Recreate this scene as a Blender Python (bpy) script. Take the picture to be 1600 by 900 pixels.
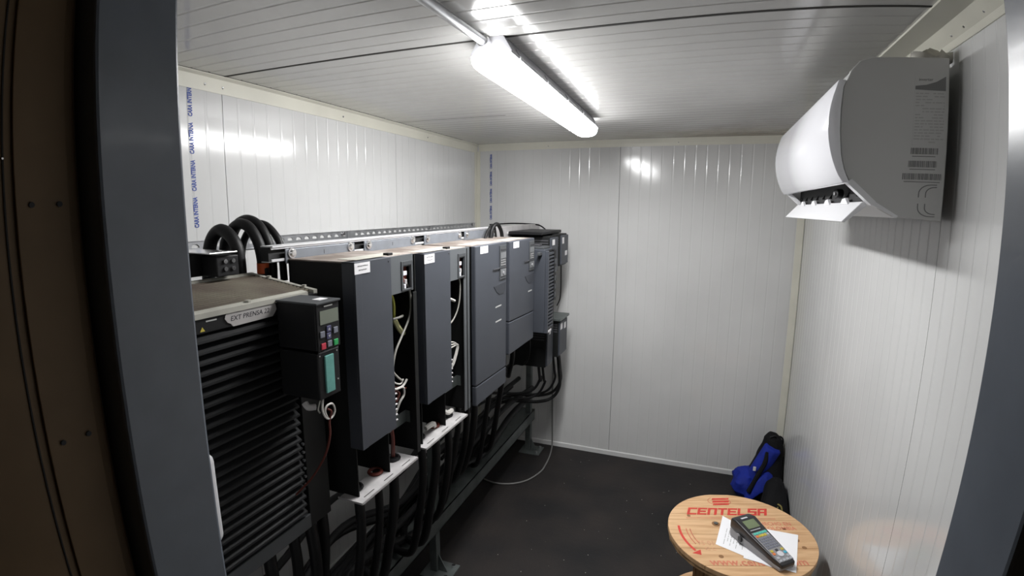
import bpy, bmesh, math, random
from mathutils import Vector, Matrix, noise
random.seed(7)
for o in list(bpy.data.objects):
    bpy.data.objects.remove(o)
scene = bpy.context.scene
COL = scene.collection
PI = math.pi

# ---------------------------------------------------------------- camera (wide phone lens with barrel distortion)
CAM_Z, YAW, PITCH, ROLL = 1.8259, -0.3653, -0.156, 0.0073
cam_d = bpy.data.cameras.new('camera')
cam_o = bpy.data.objects.new('camera', cam_d)
COL.objects.link(cam_o)
fw = Vector((math.sin(YAW) * math.cos(PITCH), math.cos(YAW) * math.cos(PITCH), math.sin(PITCH)))
rt0 = Vector((math.cos(YAW), -math.sin(YAW), 0))
up0 = rt0.cross(fw)
rt = rt0 * math.cos(ROLL) + up0 * math.sin(ROLL)
up = -rt0 * math.sin(ROLL) + up0 * math.cos(ROLL)
cam_o.matrix_world = Matrix(((rt.x, up.x, -fw.x, 0), (rt.y, up.y, -fw.y, 0), (rt.z, up.z, -fw.z, CAM_Z), (0, 0, 0, 1)))
cam_d.sensor_fit = 'HORIZONTAL'
cam_d.sensor_width = 16.0
cam_d.sensor_height = 9.0
cam_d.lens = 7.7
cam_d.clip_start = 0.01
cam_d.type = 'PANO'
cam_d.panorama_type = 'FISHEYE_LENS_POLYNOMIAL'
cam_d.fisheye_fov = math.radians(179)
K = (1.24143087, 0.15812901, -1.00687012, 0.65602055)     # angle from the axis against radius
cam_d.fisheye_polynomial_k0 = 0.0
cam_d.fisheye_polynomial_k1 = -K[0] / 10
cam_d.fisheye_polynomial_k2 = -K[1] / 100
cam_d.fisheye_polynomial_k3 = -K[2] / 1000
cam_d.fisheye_polynomial_k4 = -K[3] / 10000
scene.camera = cam_o

# ---------------------------------------------------------------- world: night outside, only a trace of sky glow
world = bpy.data.worlds.new('world')
scene.world = world
world.use_nodes = True
world.node_tree.nodes['Background'].inputs[0].default_value = (0.9, 0.72, 0.5, 1)
world.node_tree.nodes['Background'].inputs[1].default_value = 0.012
scene.view_settings.view_transform = 'Standard'
scene.view_settings.look = 'None'
scene.view_settings.exposure = 0.0
scene.view_settings.gamma = 1.0
scene.view_settings.use_curve_mapping = False
LAMP_STRENGTH = 82.0

# ---------------------------------------------------------------- room dimensions (metres)
L, R, D, H = -1.6664, 0.5936, 3.5887, 2.30
F0, F1 = 0.33, 0.43                     # front wall, outer and inner face
DX0, DX1 = -0.60, 0.207                 # door opening
YA, YB = 1.374, 2.502                   # panel joints left wall and ceiling
PITCH_RIB = 0.0705

# ---------------------------------------------------------------- materials
MATS = {}
def material(name, col, rough=0.5, metal=0.0, var=0.0, scale=8.0, bump=0.0, bscale=60.0, spec=0.5, emit=None, col2=None, stretch=(1, 1, 1), lo=0.35, hi=0.7, coat=0.0):
    if name in MATS:
        return MATS[name]
    m = bpy.data.materials.new(name)
    m.use_nodes = True
    nt = m.node_tree
    b = nt.nodes['Principled BSDF']
    b.inputs['Base Color'].default_value = (*col, 1)
    b.inputs['Roughness'].default_value = rough
    b.inputs['Metallic'].default_value = metal
    b.inputs['Specular IOR Level'].default_value = spec
    b.inputs['Coat Weight'].default_value = coat
    tc = None
    if var > 0 or col2 or bump > 0:
        tc = nt.nodes.new('ShaderNodeTexCoord')
        mp = nt.nodes.new('ShaderNodeMapping')
        mp.inputs['Scale'].default_value = stretch
        nt.links.new(tc.outputs['Object'], mp.inputs[0])
    if var > 0 or col2:
        n = nt.nodes.new('ShaderNodeTexNoise')
        n.inputs['Scale'].default_value = scale
        n.inputs['Detail'].default_value = 5
        nt.links.new(mp.outputs[0], n.inputs['Vector'])
        r = nt.nodes.new('ShaderNodeValToRGB')
        r.color_ramp.elements[0].position = lo
        r.color_ramp.elements[1].position = hi
        c2 = col2 or tuple(c * (1 - var) for c in col)
        r.color_ramp.elements[0].color = (*col, 1)
        r.color_ramp.elements[1].color = (*c2, 1)
        nt.links.new(n.outputs['Fac'], r.inputs[0])
        nt.links.new(r.outputs[0], b.inputs['Base Color'])
    if bump > 0:
        n2 = nt.nodes.new('ShaderNodeTexNoise')
        n2.inputs['Scale'].default_value = bscale
        n2.inputs['Detail'].default_value = 3
        nt.links.new(mp.outputs[0], n2.inputs['Vector'])
        bp = nt.nodes.new('ShaderNodeBump')
        bp.inputs['Strength'].default_value = bump
        bp.inputs['Distance'].default_value = 0.002
        nt.links.new(n2.outputs['Fac'], bp.inputs['Height'])
        nt.links.new(bp.outputs[0], b.inputs['Normal'])
    if emit:
        b.inputs['Emission Color'].default_value = (*emit[0], 1)
        b.inputs['Emission Strength'].default_value = emit[1]
    MATS[name] = m
    return m

M = dict(
    panel=material('panel_white', (0.62, 0.62, 0.615), 0.14, var=0.08, scale=2.2, bump=0.06, bscale=9),
    ceil=material('ceiling_white', (0.57, 0.565, 0.55), 0.13, var=0.12, scale=2.5, bump=0.05, bscale=9),
    cream=material('trim_cream', (0.68, 0.665, 0.58), 0.35, var=0.1, scale=5),
    groove=material('joint_dark', (0.03, 0.028, 0.025), 0.8),
    jamb=material('jamb_blue_grey', (0.19, 0.215, 0.255), 0.24, var=0.12, scale=14, bump=0.03, bscale=120, coat=0.25),
    doorleaf=material('door_leaf_beige', (0.20, 0.125, 0.06), 0.6, var=0.25, scale=6),
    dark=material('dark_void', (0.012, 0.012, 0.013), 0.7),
    black=material('black_plastic', (0.008, 0.008, 0.009), 0.5, spec=0.3),
    rubber=material('cable_rubber', (0.006, 0.006, 0.0065), 0.5, spec=0.3),
    chassis=material('chassis_black', (0.009, 0.0095, 0.0095), 0.6, var=0.2, scale=10, spec=0.25),
    cover=material('cover_blue_grey', (0.046, 0.051, 0.063), 0.5, var=0.1, scale=7, bump=0.08, bscale=300),
    hood=material('hood_grey', (0.085, 0.092, 0.098), 0.5, var=0.1, scale=7),
    coverg=material('cover_grey', (0.05, 0.054, 0.058), 0.5, var=0.1, scale=7),
    galv=material('galvanised', (0.56, 0.57, 0.59), 0.36, 0.85, var=0.25, scale=18),
    galvd=material('galvanised_dull', (0.17, 0.19, 0.185), 0.45, 0.6, var=0.3, scale=14),
    hang=material('hanger_grey', (0.20, 0.215, 0.24), 0.45, 0.3, var=0.15, scale=18),
    zinc=material('zinc_bright', (0.72, 0.72, 0.74), 0.4, 0.3),
    steel=material('bright_steel', (0.75, 0.75, 0.76), 0.22, 1.0),
    dusty=material('dusty_top', (0.15, 0.12, 0.10), 0.8, col2=(0.30, 0.265, 0.24), scale=9, lo=0.4, hi=0.62),
    grille=material('grille_dusty', (0.105, 0.092, 0.062), 0.8, col2=(0.055, 0.036, 0.024), scale=9),
    slat=material('slat_black', (0.010, 0.0105, 0.0115), 0.6, var=0.2, scale=20, spec=0.25),
    kpad=material('keypad_grey', (0.13, 0.135, 0.14), 0.4),
    grip=material('grip_shade', (0.030, 0.033, 0.041), 0.5),
    edge=material('edge_light', (0.42, 0.41, 0.36), 0.6, var=0.2, scale=20),
    plate=material('gland_plate', (0.47, 0.455, 0.455), 0.5, 0.2, var=0.2, scale=20),
    white=material('white_plastic', (0.80, 0.80, 0.82), 0.28),
    acside=material('appliance_white', (0.55, 0.55, 0.54), 0.45, var=0.03, scale=5),
    acgloss=material('appliance_gloss', (0.84, 0.84, 0.88), 0.16, coat=0.3),
    paper=material('paper', (0.86, 0.86, 0.88), 0.7),
    label=material('label_white', (0.74, 0.73, 0.74), 0.6, var=0.08, scale=40),
    tape=material('label_tape', (0.42, 0.40, 0.39), 0.6, var=0.1, scale=40),
    ink=material('ink_dark', (0.04, 0.04, 0.045), 0.7),
    inkg=material('ink_grey', (0.20, 0.20, 0.20), 0.7),
    inkl=material('ink_light', (0.42, 0.42, 0.41), 0.7),
    blue=material('ink_blue', (0.03, 0.065, 0.28), 0.5),
    red=material('ink_red', (0.62, 0.05, 0.035), 0.6, var=0.25, scale=60),
    redf=material('ink_red_faded', (0.66, 0.22, 0.13), 0.65, var=0.3, scale=60),
    stamp=material('ink_stamp_faint', (0.66, 0.33, 0.19), 0.65, var=0.3, scale=60),
    wood=material('pine_wood', (0.66, 0.43, 0.24), 0.62, col2=(0.50, 0.29, 0.14), scale=5, stretch=(1.2, 11, 5), bump=0.25, bscale=12),
    woodd=material('pine_core', (0.48, 0.30, 0.15), 0.7, var=0.35, scale=9, stretch=(6, 6, 1)),
    knot=material('wood_knot', (0.24, 0.12, 0.05), 0.7),
    wirew=material('wire_white', (0.50, 0.485, 0.455), 0.5),
    wirer=material('wire_red', (0.10, 0.02, 0.014), 0.5),
    wirey=material('wire_yellow_green', (0.62, 0.62, 0.10), 0.5),
    wireyl=material('sleeve_pale_yellow', (0.82, 0.80, 0.42), 0.5),
    wireg=material('wire_grey', (0.34, 0.33, 0.30), 0.5),
    cableg=material('cable_grey', (0.15, 0.15, 0.145), 0.5),
    orange=material('orange_tape', (0.62, 0.10, 0.02), 0.5),
    brown=material('board_red_brown', (0.14, 0.03, 0.02), 0.5),
    lcd=material('lcd_grey', (0.17, 0.19, 0.15), 0.25),
    lcdg=material('lcd_green', (0.16, 0.20, 0.11), 0.2),
    teal=material('teal_strip', (0.13, 0.36, 0.32), 0.5, var=0.15, scale=60),
    key_g=material('key_grey', (0.17, 0.18, 0.22), 0.5),
    key_n=material('key_navy', (0.06, 0.06, 0.14), 0.5),
    key_r=material('key_red', (0.52, 0.03, 0.06), 0.45),
    key_gr=material('key_green', (0.02, 0.34, 0.09), 0.45),
    key_t=material('key_turquoise', (0.10, 0.52, 0.42), 0.45),
    key_o=material('key_orange', (0.72, 0.20, 0.06), 0.45),
    key_y=material('key_yellow', (0.55, 0.44, 0.06), 0.45),
    key_b=material('key_blue', (0.06, 0.40, 0.55), 0.45),
    key_l=material('key_light', (0.42, 0.43, 0.46), 0.45),
    key_w=material('key_white', (0.62, 0.62, 0.66), 0.45),
    dev=material('device_black', (0.022, 0.022, 0.024), 0.35),
    devg=material('device_grey', (0.26, 0.26, 0.27), 0.5),
    bagblue=material('fabric_blue', (0.010, 0.026, 0.30), 0.75, spec=0.25, var=0.35, scale=12, bump=0.3, bscale=220),
    bagblack=material('fabric_black', (0.008, 0.008, 0.009), 0.85, spec=0.15, bump=0.3, bscale=220),
    olive=material('cord_olive', (0.22, 0.18, 0.05), 0.7),
    foam=material('foam_beige', (0.55, 0.53, 0.48), 0.8, var=0.3, scale=30, bump=0.5, bscale=60),
    lamp_body=material('lamp_housing', (0.34, 0.34, 0.36), 0.45),
    lampglow=material('lamp_diffuser', (0.9, 0.9, 0.9), 0.4, emit=((0.985, 0.985, 0.985), LAMP_STRENGTH)),
    crumb=material('crumb', (0.6, 0.58, 0.52), 0.8),
)

def floor_material():
    m = bpy.data.materials.new('floor_tread'); m.use_nodes = True
    nt = m.node_tree; b = nt.nodes['Principled BSDF']
    tc = nt.nodes.new('ShaderNodeTexCoord')
    n = nt.nodes.new('ShaderNodeTexNoise'); n.inputs['Scale'].default_value = 3.0; n.inputs['Detail'].default_value = 8
    nt.links.new(tc.outputs['Object'], n.inputs['Vector'])
    r = nt.nodes.new('ShaderNodeValToRGB')
    r.color_ramp.elements[0].position = 0.35; r.color_ramp.elements[0].color = (0.011, 0.0105, 0.011, 1)
    r.color_ramp.elements[1].position = 0.72; r.color_ramp.elements[1].color = (0.026, 0.021, 0.019, 1)
    nt.links.new(n.outputs['Fac'], r.inputs[0]); nt.links.new(r.outputs[0], b.inputs['Base Color'])
    b.inputs['Roughness'].default_value = 0.6
    b.inputs['Specular IOR Level'].default_value = 0.3
    # diamond tread: two crossed sets of short ribs
    mp = nt.nodes.new('ShaderNodeMapping'); mp.inputs['Rotation'].default_value = (0, 0, PI / 4)
    nt.links.new(tc.outputs['Object'], mp.inputs[0])
    ck = nt.nodes.new('ShaderNodeTexChecker'); ck.inputs['Scale'].default_value = 34
    nt.links.new(mp.outputs[0], ck.inputs['Vector'])
    n2 = nt.nodes.new('ShaderNodeTexNoise'); n2.inputs['Scale'].default_value = 160
    nt.links.new(tc.outputs['Object'], n2.inputs['Vector'])
    ad = nt.nodes.new('ShaderNodeMath'); ad.operation = 'ADD'
    nt.links.new(ck.outputs['Fac'], ad.inputs[0]); nt.links.new(n2.outputs['Fac'], ad.inputs[1])
    bp = nt.nodes.new('ShaderNodeBump'); bp.inputs['Strength'].default_value = 0.35; bp.inputs['Distance'].default_value = 0.003
    nt.links.new(ad.outputs[0], bp.inputs['Height']); nt.links.new(bp.outputs[0], b.inputs['Normal'])
    return m
M['floor'] = floor_material()

def lamp_material():
    """LED diffuser: the strip shines mainly out of its underside, less out of its flanks"""
    m = M['lampglow']; nt = m.node_tree; b = nt.nodes['Principled BSDF']
    g = nt.nodes.new('ShaderNodeNewGeometry'); d = nt.nodes.new('ShaderNodeVectorMath'); d.operation = 'DOT_PRODUCT'
    d.inputs[1].default_value = (0, 0, -1)
    nt.links.new(g.outputs['True Normal'], d.inputs[0])
    k = nt.nodes.new('ShaderNodeMapRange'); k.clamp = True
    k.inputs['To Min'].default_value = LAMP_STRENGTH * 0.20; k.inputs['To Max'].default_value = LAMP_STRENGTH
    nt.links.new(d.outputs['Value'], k.inputs['Value'])
    nt.links.new(k.outputs[0], b.inputs['Emission Strength'])
lamp_material()

def stained_ceiling():
    """white ceiling sheet with a rusty brown stain along the far end"""
    m = M['ceil'].copy(); m.name = 'ceiling_stained'
    nt = m.node_tree; b = nt.nodes['Principled BSDF']
    src = b.inputs['Base Color'].links[0].from_socket
    tc = nt.nodes.new('ShaderNodeTexCoord'); sx = nt.nodes.new('ShaderNodeSeparateXYZ')
    nt.links.new(tc.outputs['Object'], sx.inputs[0])
    n = nt.nodes.new('ShaderNodeTexNoise'); n.inputs['Scale'].default_value = 3.5; n.inputs['Detail'].default_value = 9
    nt.links.new(tc.outputs['Object'], n.inputs['Vector'])
    mr = nt.nodes.new('ShaderNodeMapRange')
    mr.inputs['From Min'].default_value = 2.75; mr.inputs['From Max'].default_value = 3.6
    mr.inputs['To Max'].default_value = 0.85
    nt.links.new(sx.outputs['Y'], mr.inputs['Value'])
    mx = nt.nodes.new('ShaderNodeMapRange')
    mx.inputs['From Min'].default_value = -0.9; mx.inputs['From Max'].default_value = 0.1
    nt.links.new(sx.outputs['X'], mx.inputs['Value'])
    m1 = nt.nodes.new('ShaderNodeMath'); m1.operation = 'MULTIPLY'
    nt.links.new(mr.outputs[0], m1.inputs[0]); nt.links.new(mx.outputs[0], m1.inputs[1])
    m2 = nt.nodes.new('ShaderNodeMath'); m2.operation = 'MULTIPLY_ADD'
    m2.inputs[1].default_value = 1.6; m2.inputs[2].default_value = -0.8
    nt.links.new(n.outputs['Fac'], m2.inputs[0])
    m3 = nt.nodes.new('ShaderNodeMath'); m3.operation = 'ADD'
    nt.links.new(m1.outputs[0], m3.inputs[0]); nt.links.new(m2.outputs[0], m3.inputs[1])
    m4 = nt.nodes.new('ShaderNodeMath'); m4.operation = 'MULTIPLY'; m4.use_clamp = True
    nt.links.new(m3.outputs[0], m4.inputs[0]); nt.links.new(m1.outputs[0], m4.inputs[1])
    m5 = nt.nodes.new('ShaderNodeMath'); m5.operation = 'MULTIPLY'; m5.use_clamp = True; m5.inputs[1].default_value = 1.5
    nt.links.new(m4.outputs[0], m5.inputs[0])
    mix = nt.nodes.new('ShaderNodeMix'); mix.data_type = 'RGBA'
    nt.links.new(m5.outputs[0], mix.inputs[0]); nt.links.new(src, mix.inputs[6])
    mix.inputs[7].default_value = (0.16, 0.11, 0.07, 1)
    nt.links.new(mix.outputs[2], b.inputs['Base Color'])
    return m
M['ceil_stained'] = stained_ceiling()

# ---------------------------------------------------------------- mesh helpers
def catmull(pts, n=8):
    P = [Vector(p) for p in pts]
    if len(P) < 3:
        return P
    out = []
    Q = [P[0] * 2 - P[1]] + P + [P[-1] * 2 - P[-2]]
    for i in range(1, len(Q) - 2):
        p0, p1, p2, p3 = Q[i - 1:i + 3]
        for k in range(n):
            t = k / n
            out.append(0.5 * ((2 * p1) + (p2 - p0) * t + (2 * p0 - 5 * p1 + 4 * p2 - p3) * t * t + (3 * p1 - p0 - 3 * p2 + p3) * t ** 3))
    out.append(P[-1])
    return out

class MB:
    def __init__(self):
        self.v = []; self.f = []
    def add(self, vs, fs):
        o = len(self.v); self.v += [Vector(p) for p in vs]
        self.f += [[i + o for i in q] for q in fs]
        return self
    def box(self, x0, x1, y0, y1, z0, z1):
        x0, x1 = sorted((x0, x1)); y0, y1 = sorted((y0, y1)); z0, z1 = sorted((z0, z1))
        return self.add([(x0, y0, z0), (x1, y0, z0), (x1, y1, z0), (x0, y1, z0), (x0, y0, z1), (x1, y0, z1), (x1, y1, z1), (x0, y1, z1)],
                        [(3, 2, 1, 0), (4, 5, 6, 7), (0, 1, 5, 4), (1, 2, 6, 5), (2, 3, 7, 6), (3, 0, 4, 7)])
    def prism(self, poly, ax, a, b):
        """polygon in the two other axes (in xyz order), extruded along ax from a to b"""
        def p(q, w):
            return {'x': (w, q[0], q[1]), 'y': (q[0], w, q[1]), 'z': (q[0], q[1], w)}[ax]
        n = len(poly)
        return self.add([p(q, a) for q in poly] + [p(q, b) for q in poly],
                        [list(range(n))[::-1], list(range(n, 2 * n))] + [(i, (i + 1) % n, n + (i + 1) % n, n + i) for i in range(n)])
    def tube(self, pts, r, n=8, smooth=6, caps=True):
        P = catmull(pts, smooth) if smooth else [Vector(p) for p in pts]
        rr = r if callable(r) else (lambda t: r)
        t0 = (P[1] - P[0]).normalized()
        a = Vector((0, 0, 1)) if abs(t0.z) < 0.9 else Vector((1, 0, 0))
        u = t0.cross(a).normalized()
        vs = []
        for i, p in enumerate(P):
            t = (P[min(i + 1, len(P) - 1)] - P[max(i - 1, 0)]).normalized()
            u = (u - t * u.dot(t)).normalized(); w = t.cross(u)
            q = rr(i / (len(P) - 1))
            vs += [p + (u * math.cos(2 * PI * k / n) + w * math.sin(2 * PI * k / n)) * q for k in range(n)]
        fs = [(i * n + k, i * n + (k + 1) % n, (i + 1) * n + (k + 1) % n, (i + 1) * n + k) for i in range(len(P) - 1) for k in range(n)]
        if caps:
            fs += [list(range(n))[::-1], list(range((len(P) - 1) * n, len(P) * n))]
        return self.add(vs, fs)
    def cyl(self, c, ax, r, h, n=16, r2=None):
        c = Vector(c); d = Vector(ax).normalized()
        a = Vector((0, 0, 1)) if abs(d.z) < 0.9 else Vector((1, 0, 0))
        u = d.cross(a).normalized(); w = d.cross(u); r2 = r if r2 is None else r2
        vs = [c + (u * math.cos(2 * PI * k / n) + w * math.sin(2 * PI * k / n)) * r for k in range(n)]
        vs += [c + d * h + (u * math.cos(2 * PI * k / n) + w * math.sin(2 * PI * k / n)) * r2 for k in range(n)]
        return self.add(vs, [list(range(n))[::-1], list(range(n, 2 * n))] + [(k, (k + 1) % n, n + (k + 1) % n, n + k) for k in range(n)])
    def loft(self, rings, caps=True):
        n = len(rings[0]); vs = [p for r in rings for p in r]
        fs = [(i * n + k, i * n + (k + 1) % n, (i + 1) * n + (k + 1) % n, (i + 1) * n + k) for i in range(len(rings) - 1) for k in range(n)]
        if caps:
            fs += [list(range(n))[::-1], list(range((len(rings) - 1) * n, len(rings) * n))]
        return self.add(vs, fs)
    def cell_hole(self, outer, hole, to3, thick):
        """plate cell: rectangle (u0,u1,v0,v1) around a hole outline; to3(u,v,w) places it"""
        u0, u1, v0, v1 = outer; n = len(hole)
        cu = sum(h[0] for h in hole) / n; cv = sum(h[1] for h in hole) / n
        out = []
        for h in hole:
            du, dv = h[0] - cu, h[1] - cv
            s = 1e9
            if du > 1e-9: s = min(s, (u1 - cu) / du)
            if du < -1e-9: s = min(s, (u0 - cu) / du)
            if dv > 1e-9: s = min(s, (v1 - cv) / dv)
            if dv < -1e-9: s = min(s, (v0 - cv) / dv)
            out.append([cu + du * s, cv + dv * s])
        for c in ((u0, v0), (u1, v0), (u1, v1), (u0, v1)):      # snap the nearest outline point to each corner
            k = min(range(n), key=lambda i: (out[i][0] - c[0]) ** 2 + (out[i][1] - c[1]) ** 2)
            out[k] = list(c)
        vs = [to3(p[0], p[1], 0) for p in hole] + [to3(p[0], p[1], 0) for p in out] + [to3(p[0], p[1], thick) for p in hole] + [to3(p[0], p[1], thick) for p in out]
        fs = []
        for i in range(n):
            j = (i + 1) % n
            fs += [(i, j, n + j, n + i), (2 * n + i, 3 * n + i, 3 * n + j, 2 * n + j), (i, 2 * n + i, 2 * n + j, j), (n + i, n + j, 3 * n + j, 3 * n + i)]
        return self.add(vs, fs)
    def build(self, name, mat, parent=None, bevel=0.0, smooth=False, seg=2, local=False):
        bm = bmesh.new()
        org = Vector((0, 0, 0)) if (parent is None or local) else Vector(parent.get('origin', (0, 0, 0)))
        vv = [bm.verts.new(p - org) for p in self.v]
        for q in self.f:
            try:
                bm.faces.new([vv[i] for i in q])
            except ValueError:
                pass
        bmesh.ops.recalc_face_normals(bm, faces=bm.faces)
        if bevel > 0:
            es = [e for e in bm.edges if len(e.link_faces) == 2 and e.calc_face_angle(0) > 0.5]
            bmesh.ops.bevel(bm, geom=es, offset=bevel, segments=seg, profile=0.5, affect='EDGES', clamp_overlap=True)
        me = bpy.data.meshes.new(name)
        bm.to_mesh(me); bm.free()
        me.materials.append(mat)
        if smooth:
            for p in me.polygons:
                p.use_smooth = True
            if smooth != 'all':
                try:
                    me.set_sharp_from_angle(angle=math.radians(40))
                except Exception:
                    pass
        o = bpy.data.objects.new(name, me)
        COL.objects.link(o)
        if parent is not None:
            o.parent = parent
            o['origin'] = tuple(parent.get('origin', (0, 0, 0)))
        return o

def tag(o, label=None, cat=None, group=None, kind=None):
    if label: o['label'] = label
    if cat: o['category'] = cat
    if group: o['group'] = group
    if kind: o['kind'] = kind
    return o
def thing(name, loc, label, cat, group=None, rz=0.0, kind=None):
    o = bpy.data.objects.new(name, None)
    COL.objects.link(o)
    o.empty_display_size = 0.05
    o.location = loc; o.rotation_euler = (0, 0, rz)
    o['origin'] = tuple(loc)
    return tag(o, label, cat, group, kind)
def B(x0, x1, y0, y1, z0, z1):
    return MB().box(x0, x1, y0, y1, z0, z1)

def text_mesh(name, body, size, pos, right, upv, mat, parent, bold=0.0, shear=0.0, width=None, align='LEFT', local=False):
    cu = bpy.data.curves.new(name, 'FONT')
    cu.body = body; cu.size = size; cu.shear = shear; cu.offset = bold; cu.align_x = align; cu.extrude = 0.0002
    cu.resolution_u = 2
    tmp = bpy.data.objects.new('tmp_text', cu)
    COL.objects.link(tmp)
    bpy.context.view_layer.update()
    me = bpy.data.meshes.new_from_object(tmp)
    bpy.data.objects.remove(tmp); bpy.data.curves.remove(cu)
    right = Vector(right).normalized(); upv = Vector(upv).normalized(); nr = right.cross(upv)
    xs = [v.co.x for v in me.vertices]
    sx = 1.0
    if width and xs:
        sx = width / (max(xs) - min(xs))
    org = Vector((0, 0, 0)) if (parent is None or local) else Vector(parent.get('origin', (0, 0, 0)))
    for v in me.vertices:
        v.co = Vector(pos) - org + right * v.co.x * sx + upv * v.co.y + nr * v.co.z
    me.name = name
    me.materials.clear(); me.materials.append(mat)
    o = bpy.data.objects.new(name, me); COL.objects.link(o)
    if parent is not None:
        o.parent = parent; o['origin'] = tuple(parent.get('origin', (0, 0, 0)))
    return o

# ================================================================ THE ROOM
def ribbed(u0, u1, phase, ln0, ln1, to3, thick=0.03, gw=0.006, gd=0.0010, gap=0.0012):
    """sheet-faced sandwich panel: flat bands between pressed grooves running along its length"""
    u0 += gap; u1 -= gap
    prof = [(u0, 0.0)]
    k = math.ceil((u0 - phase) / PITCH_RIB)
    while phase + k * PITCH_RIB < u1 - 0.01:
        c = phase + k * PITCH_RIB
        if c > u0 + 0.01:
            prof += [(c - gw, 0.0), (c - gw * 0.35, -gd), (c + gw * 0.35, -gd), (c + gw, 0.0)]
        k += 1
    prof.append((u1, 0.0))
    m = MB()
    n = len(prof)
    vs = [to3(p[0], p[1], ln0) for p in prof] + [to3(p[0], p[1], ln1) for p in prof]
    vs += [to3(u0, -thick, ln0), to3(u1, -thick, ln0), to3(u0, -thick, ln1), to3(u1, -thick, ln1)]
    fs = [(i, i + 1, n + i + 1, n + i) for i in range(n - 1)]
    a, b, c, d = 2 * n, 2 * n + 1, 2 * n + 2, 2 * n + 3
    fs += [(a, c, d, b), (0, n, c, a), (n - 1, b, d, 2 * n - 1)]
    m.add(vs, fs)
    return m

floor = B(L - 0.08, R + 0.08, -1.6, D + 0.08, -0.06, 0.0).build('floor', M['floor'])
tag(floor, 'black tread-plate floor of the cabin', kind='structure')

wl = B(L - 0.06, L - 0.036, F0, D + 0.06, 0, H + 0.05).build('wall_left', M['groove']); tag(wl, 'white ribbed panel wall behind the drives', kind='structure')
for a, b in ((F1, YA), (YA, YB), (YB, D)):
    ribbed(a, b, YA, 0, H, lambda u, w, l: (L + w, u, l)).build('panel', M['panel'], wl)
wb = B(L - 0.03, R + 0.06, D + 0.036, D + 0.06, 0, H + 0.05).build('wall_back', M['groove']); tag(wb, 'white ribbed panel wall at the far end', kind='structure')
for a, b in ((L, -0.583), (-0.583, R)):
    ribbed(a, b, -0.583, 0, H, lambda u, w, l: (u, D - w, l), gd=0.0008).build('panel', M['panel'], wb)
wr = B(R + 0.036, R + 0.06, F0, D + 0.03, 0, H + 0.05).build('wall_right', M['groove']); tag(wr, 'white ribbed panel wall carrying the air conditioner', kind='structure')
for a, b in ((F1, 1.565), (1.565, 2.693), (2.693, D)):
    ribbed(a, b, 1.565, 0, H, lambda u, w, l: (R - w, u, l), gd=0.0008).build('panel', M['panel'], wr)
ce = B(L - 0.06, R + 0.06, F0, D + 0.06, H + 0.036, H + 0.06).build('ceiling', M['groove']); tag(ce, 'white ribbed ceiling panels with dark joints', kind='structure')
for a, b, mt, g in ((F1, YA, 'ceil', 0.004), (YA, YB, 'ceil', 0.0035), (YB, D, 'ceil_stained', 0.0012)):
    ribbed(a, b, YA, L, R, lambda u, w, l: (l, u, H - w), gap=0.0012 if g < 0.002 else g).build('panel', M[mt], ce)
B(L + 0.021, L + 0.0255, F1, 3.3, H - 0.0005, H + 0.003).build('joint_strip', M['groove'], ce)
B(L, R, YA - 0.0060, YA + 0.0045, H - 0.0012, H + 0.004).build('joint_strip', M['groove'], ce)
B(L, -1.0, YB - 0.0015, YB + 0.0015, H - 0.0004, H + 0.003).build('joint_strip', M['groove'], ce)
# front wall around the doorway
wf = thing('wall_front', (0, F1, 0), 'white panel wall around the doorway', None, kind='structure')
B(L, DX0 - 0.045, F0 + 0.005, F1, 0, H).build('panel', M['panel'], wf)
B(DX1 + 0.045, R, F0 + 0.005, F1, 0, H).build('panel', M['panel'], wf)
B(DX0 - 0.045, DX1 + 0.045, F0 + 0.005, F1, 2.16, H).build('panel', M['panel'], wf)

def profile_trim(name, poly, ax, a, b, mat, label, screws=()):
    t = MB().prism(poly, ax, a, b).build(name, M[mat])
    tag(t, label, kind='structure')
    for c, d in screws:
        s = MB().cyl(c, d, 0.006, 0.003, 10, 0.003).build('screw_head', M['steel'], t)
    return t
profile_trim('trim_1', [(L, H), (L + 0.02, H), (L + 0.02, H - 0.004), (L + 0.006, H - 0.012), (L + 0.004, 2.238), (L, 2.238)], 'y', F1, D, 'cream',
             'cream angle trim along the top of the left wall', [((L + 0.004, y, 2.262), (1, 0, 0)) for y in (1.30, 1.375, 2.05, 2.85)])
profile_trim('trim_2', [(D, H), (D - 0.012, H), (D - 0.006, H - 0.03), (D - 0.004, 2.25), (D, 2.25)], 'x', L + 0.02, 0.50, 'cream',
             'cream angle trim along the top of the end wall', [((x, D - 0.004, 2.27), (0, -1, 0)) for x in (-1.1, -0.2)])
profile_trim('trim_3', [(R, H), (0.482, H), (0.482, H - 0.006), (0.552, H - 0.008), (R - 0.012, 2.262), (R - 0.004, 2.247), (R, 2.247)], 'y', F1, D, 'cream',
             'cream cove trim along the top of the right wall', [((0.575, y, 2.272), (-0.7, 0, -0.7)) for y in (1.30, 1.42, 1.50)])
profile_trim('trim_4', [(0.548, D), (0.548, D - 0.004), (R - 0.004, D - 0.004), (R, D)], 'z', 0.06, 2.25, 'cream', 'cream strip in the far right corner of the room')
profile_trim('trim_5', [(L, D - 0.04), (L + 0.004, D - 0.04), (L + 0.004, D - 0.004), (L + 0.03, D - 0.004), (L + 0.03, D), (L, D)], 'z', 0.06, 2.25, 'cream', 'cream strip in the far left corner of the room')
profile_trim('baseboard_back', [(D, 0), (D - 0.012, 0), (D - 0.010, 0.03), (D - 0.004, 0.034), (D, 0.034)], 'x', L, R, 'panel', 'low white skirting under the end wall')
profile_trim('baseboard_right', [(R, 0), (R - 0.012, 0), (R - 0.010, 0.03), (R - 0.004, 0.034), (R, 0.034)], 'y', F1, D, 'panel', 'low white skirting under the right wall')
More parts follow.
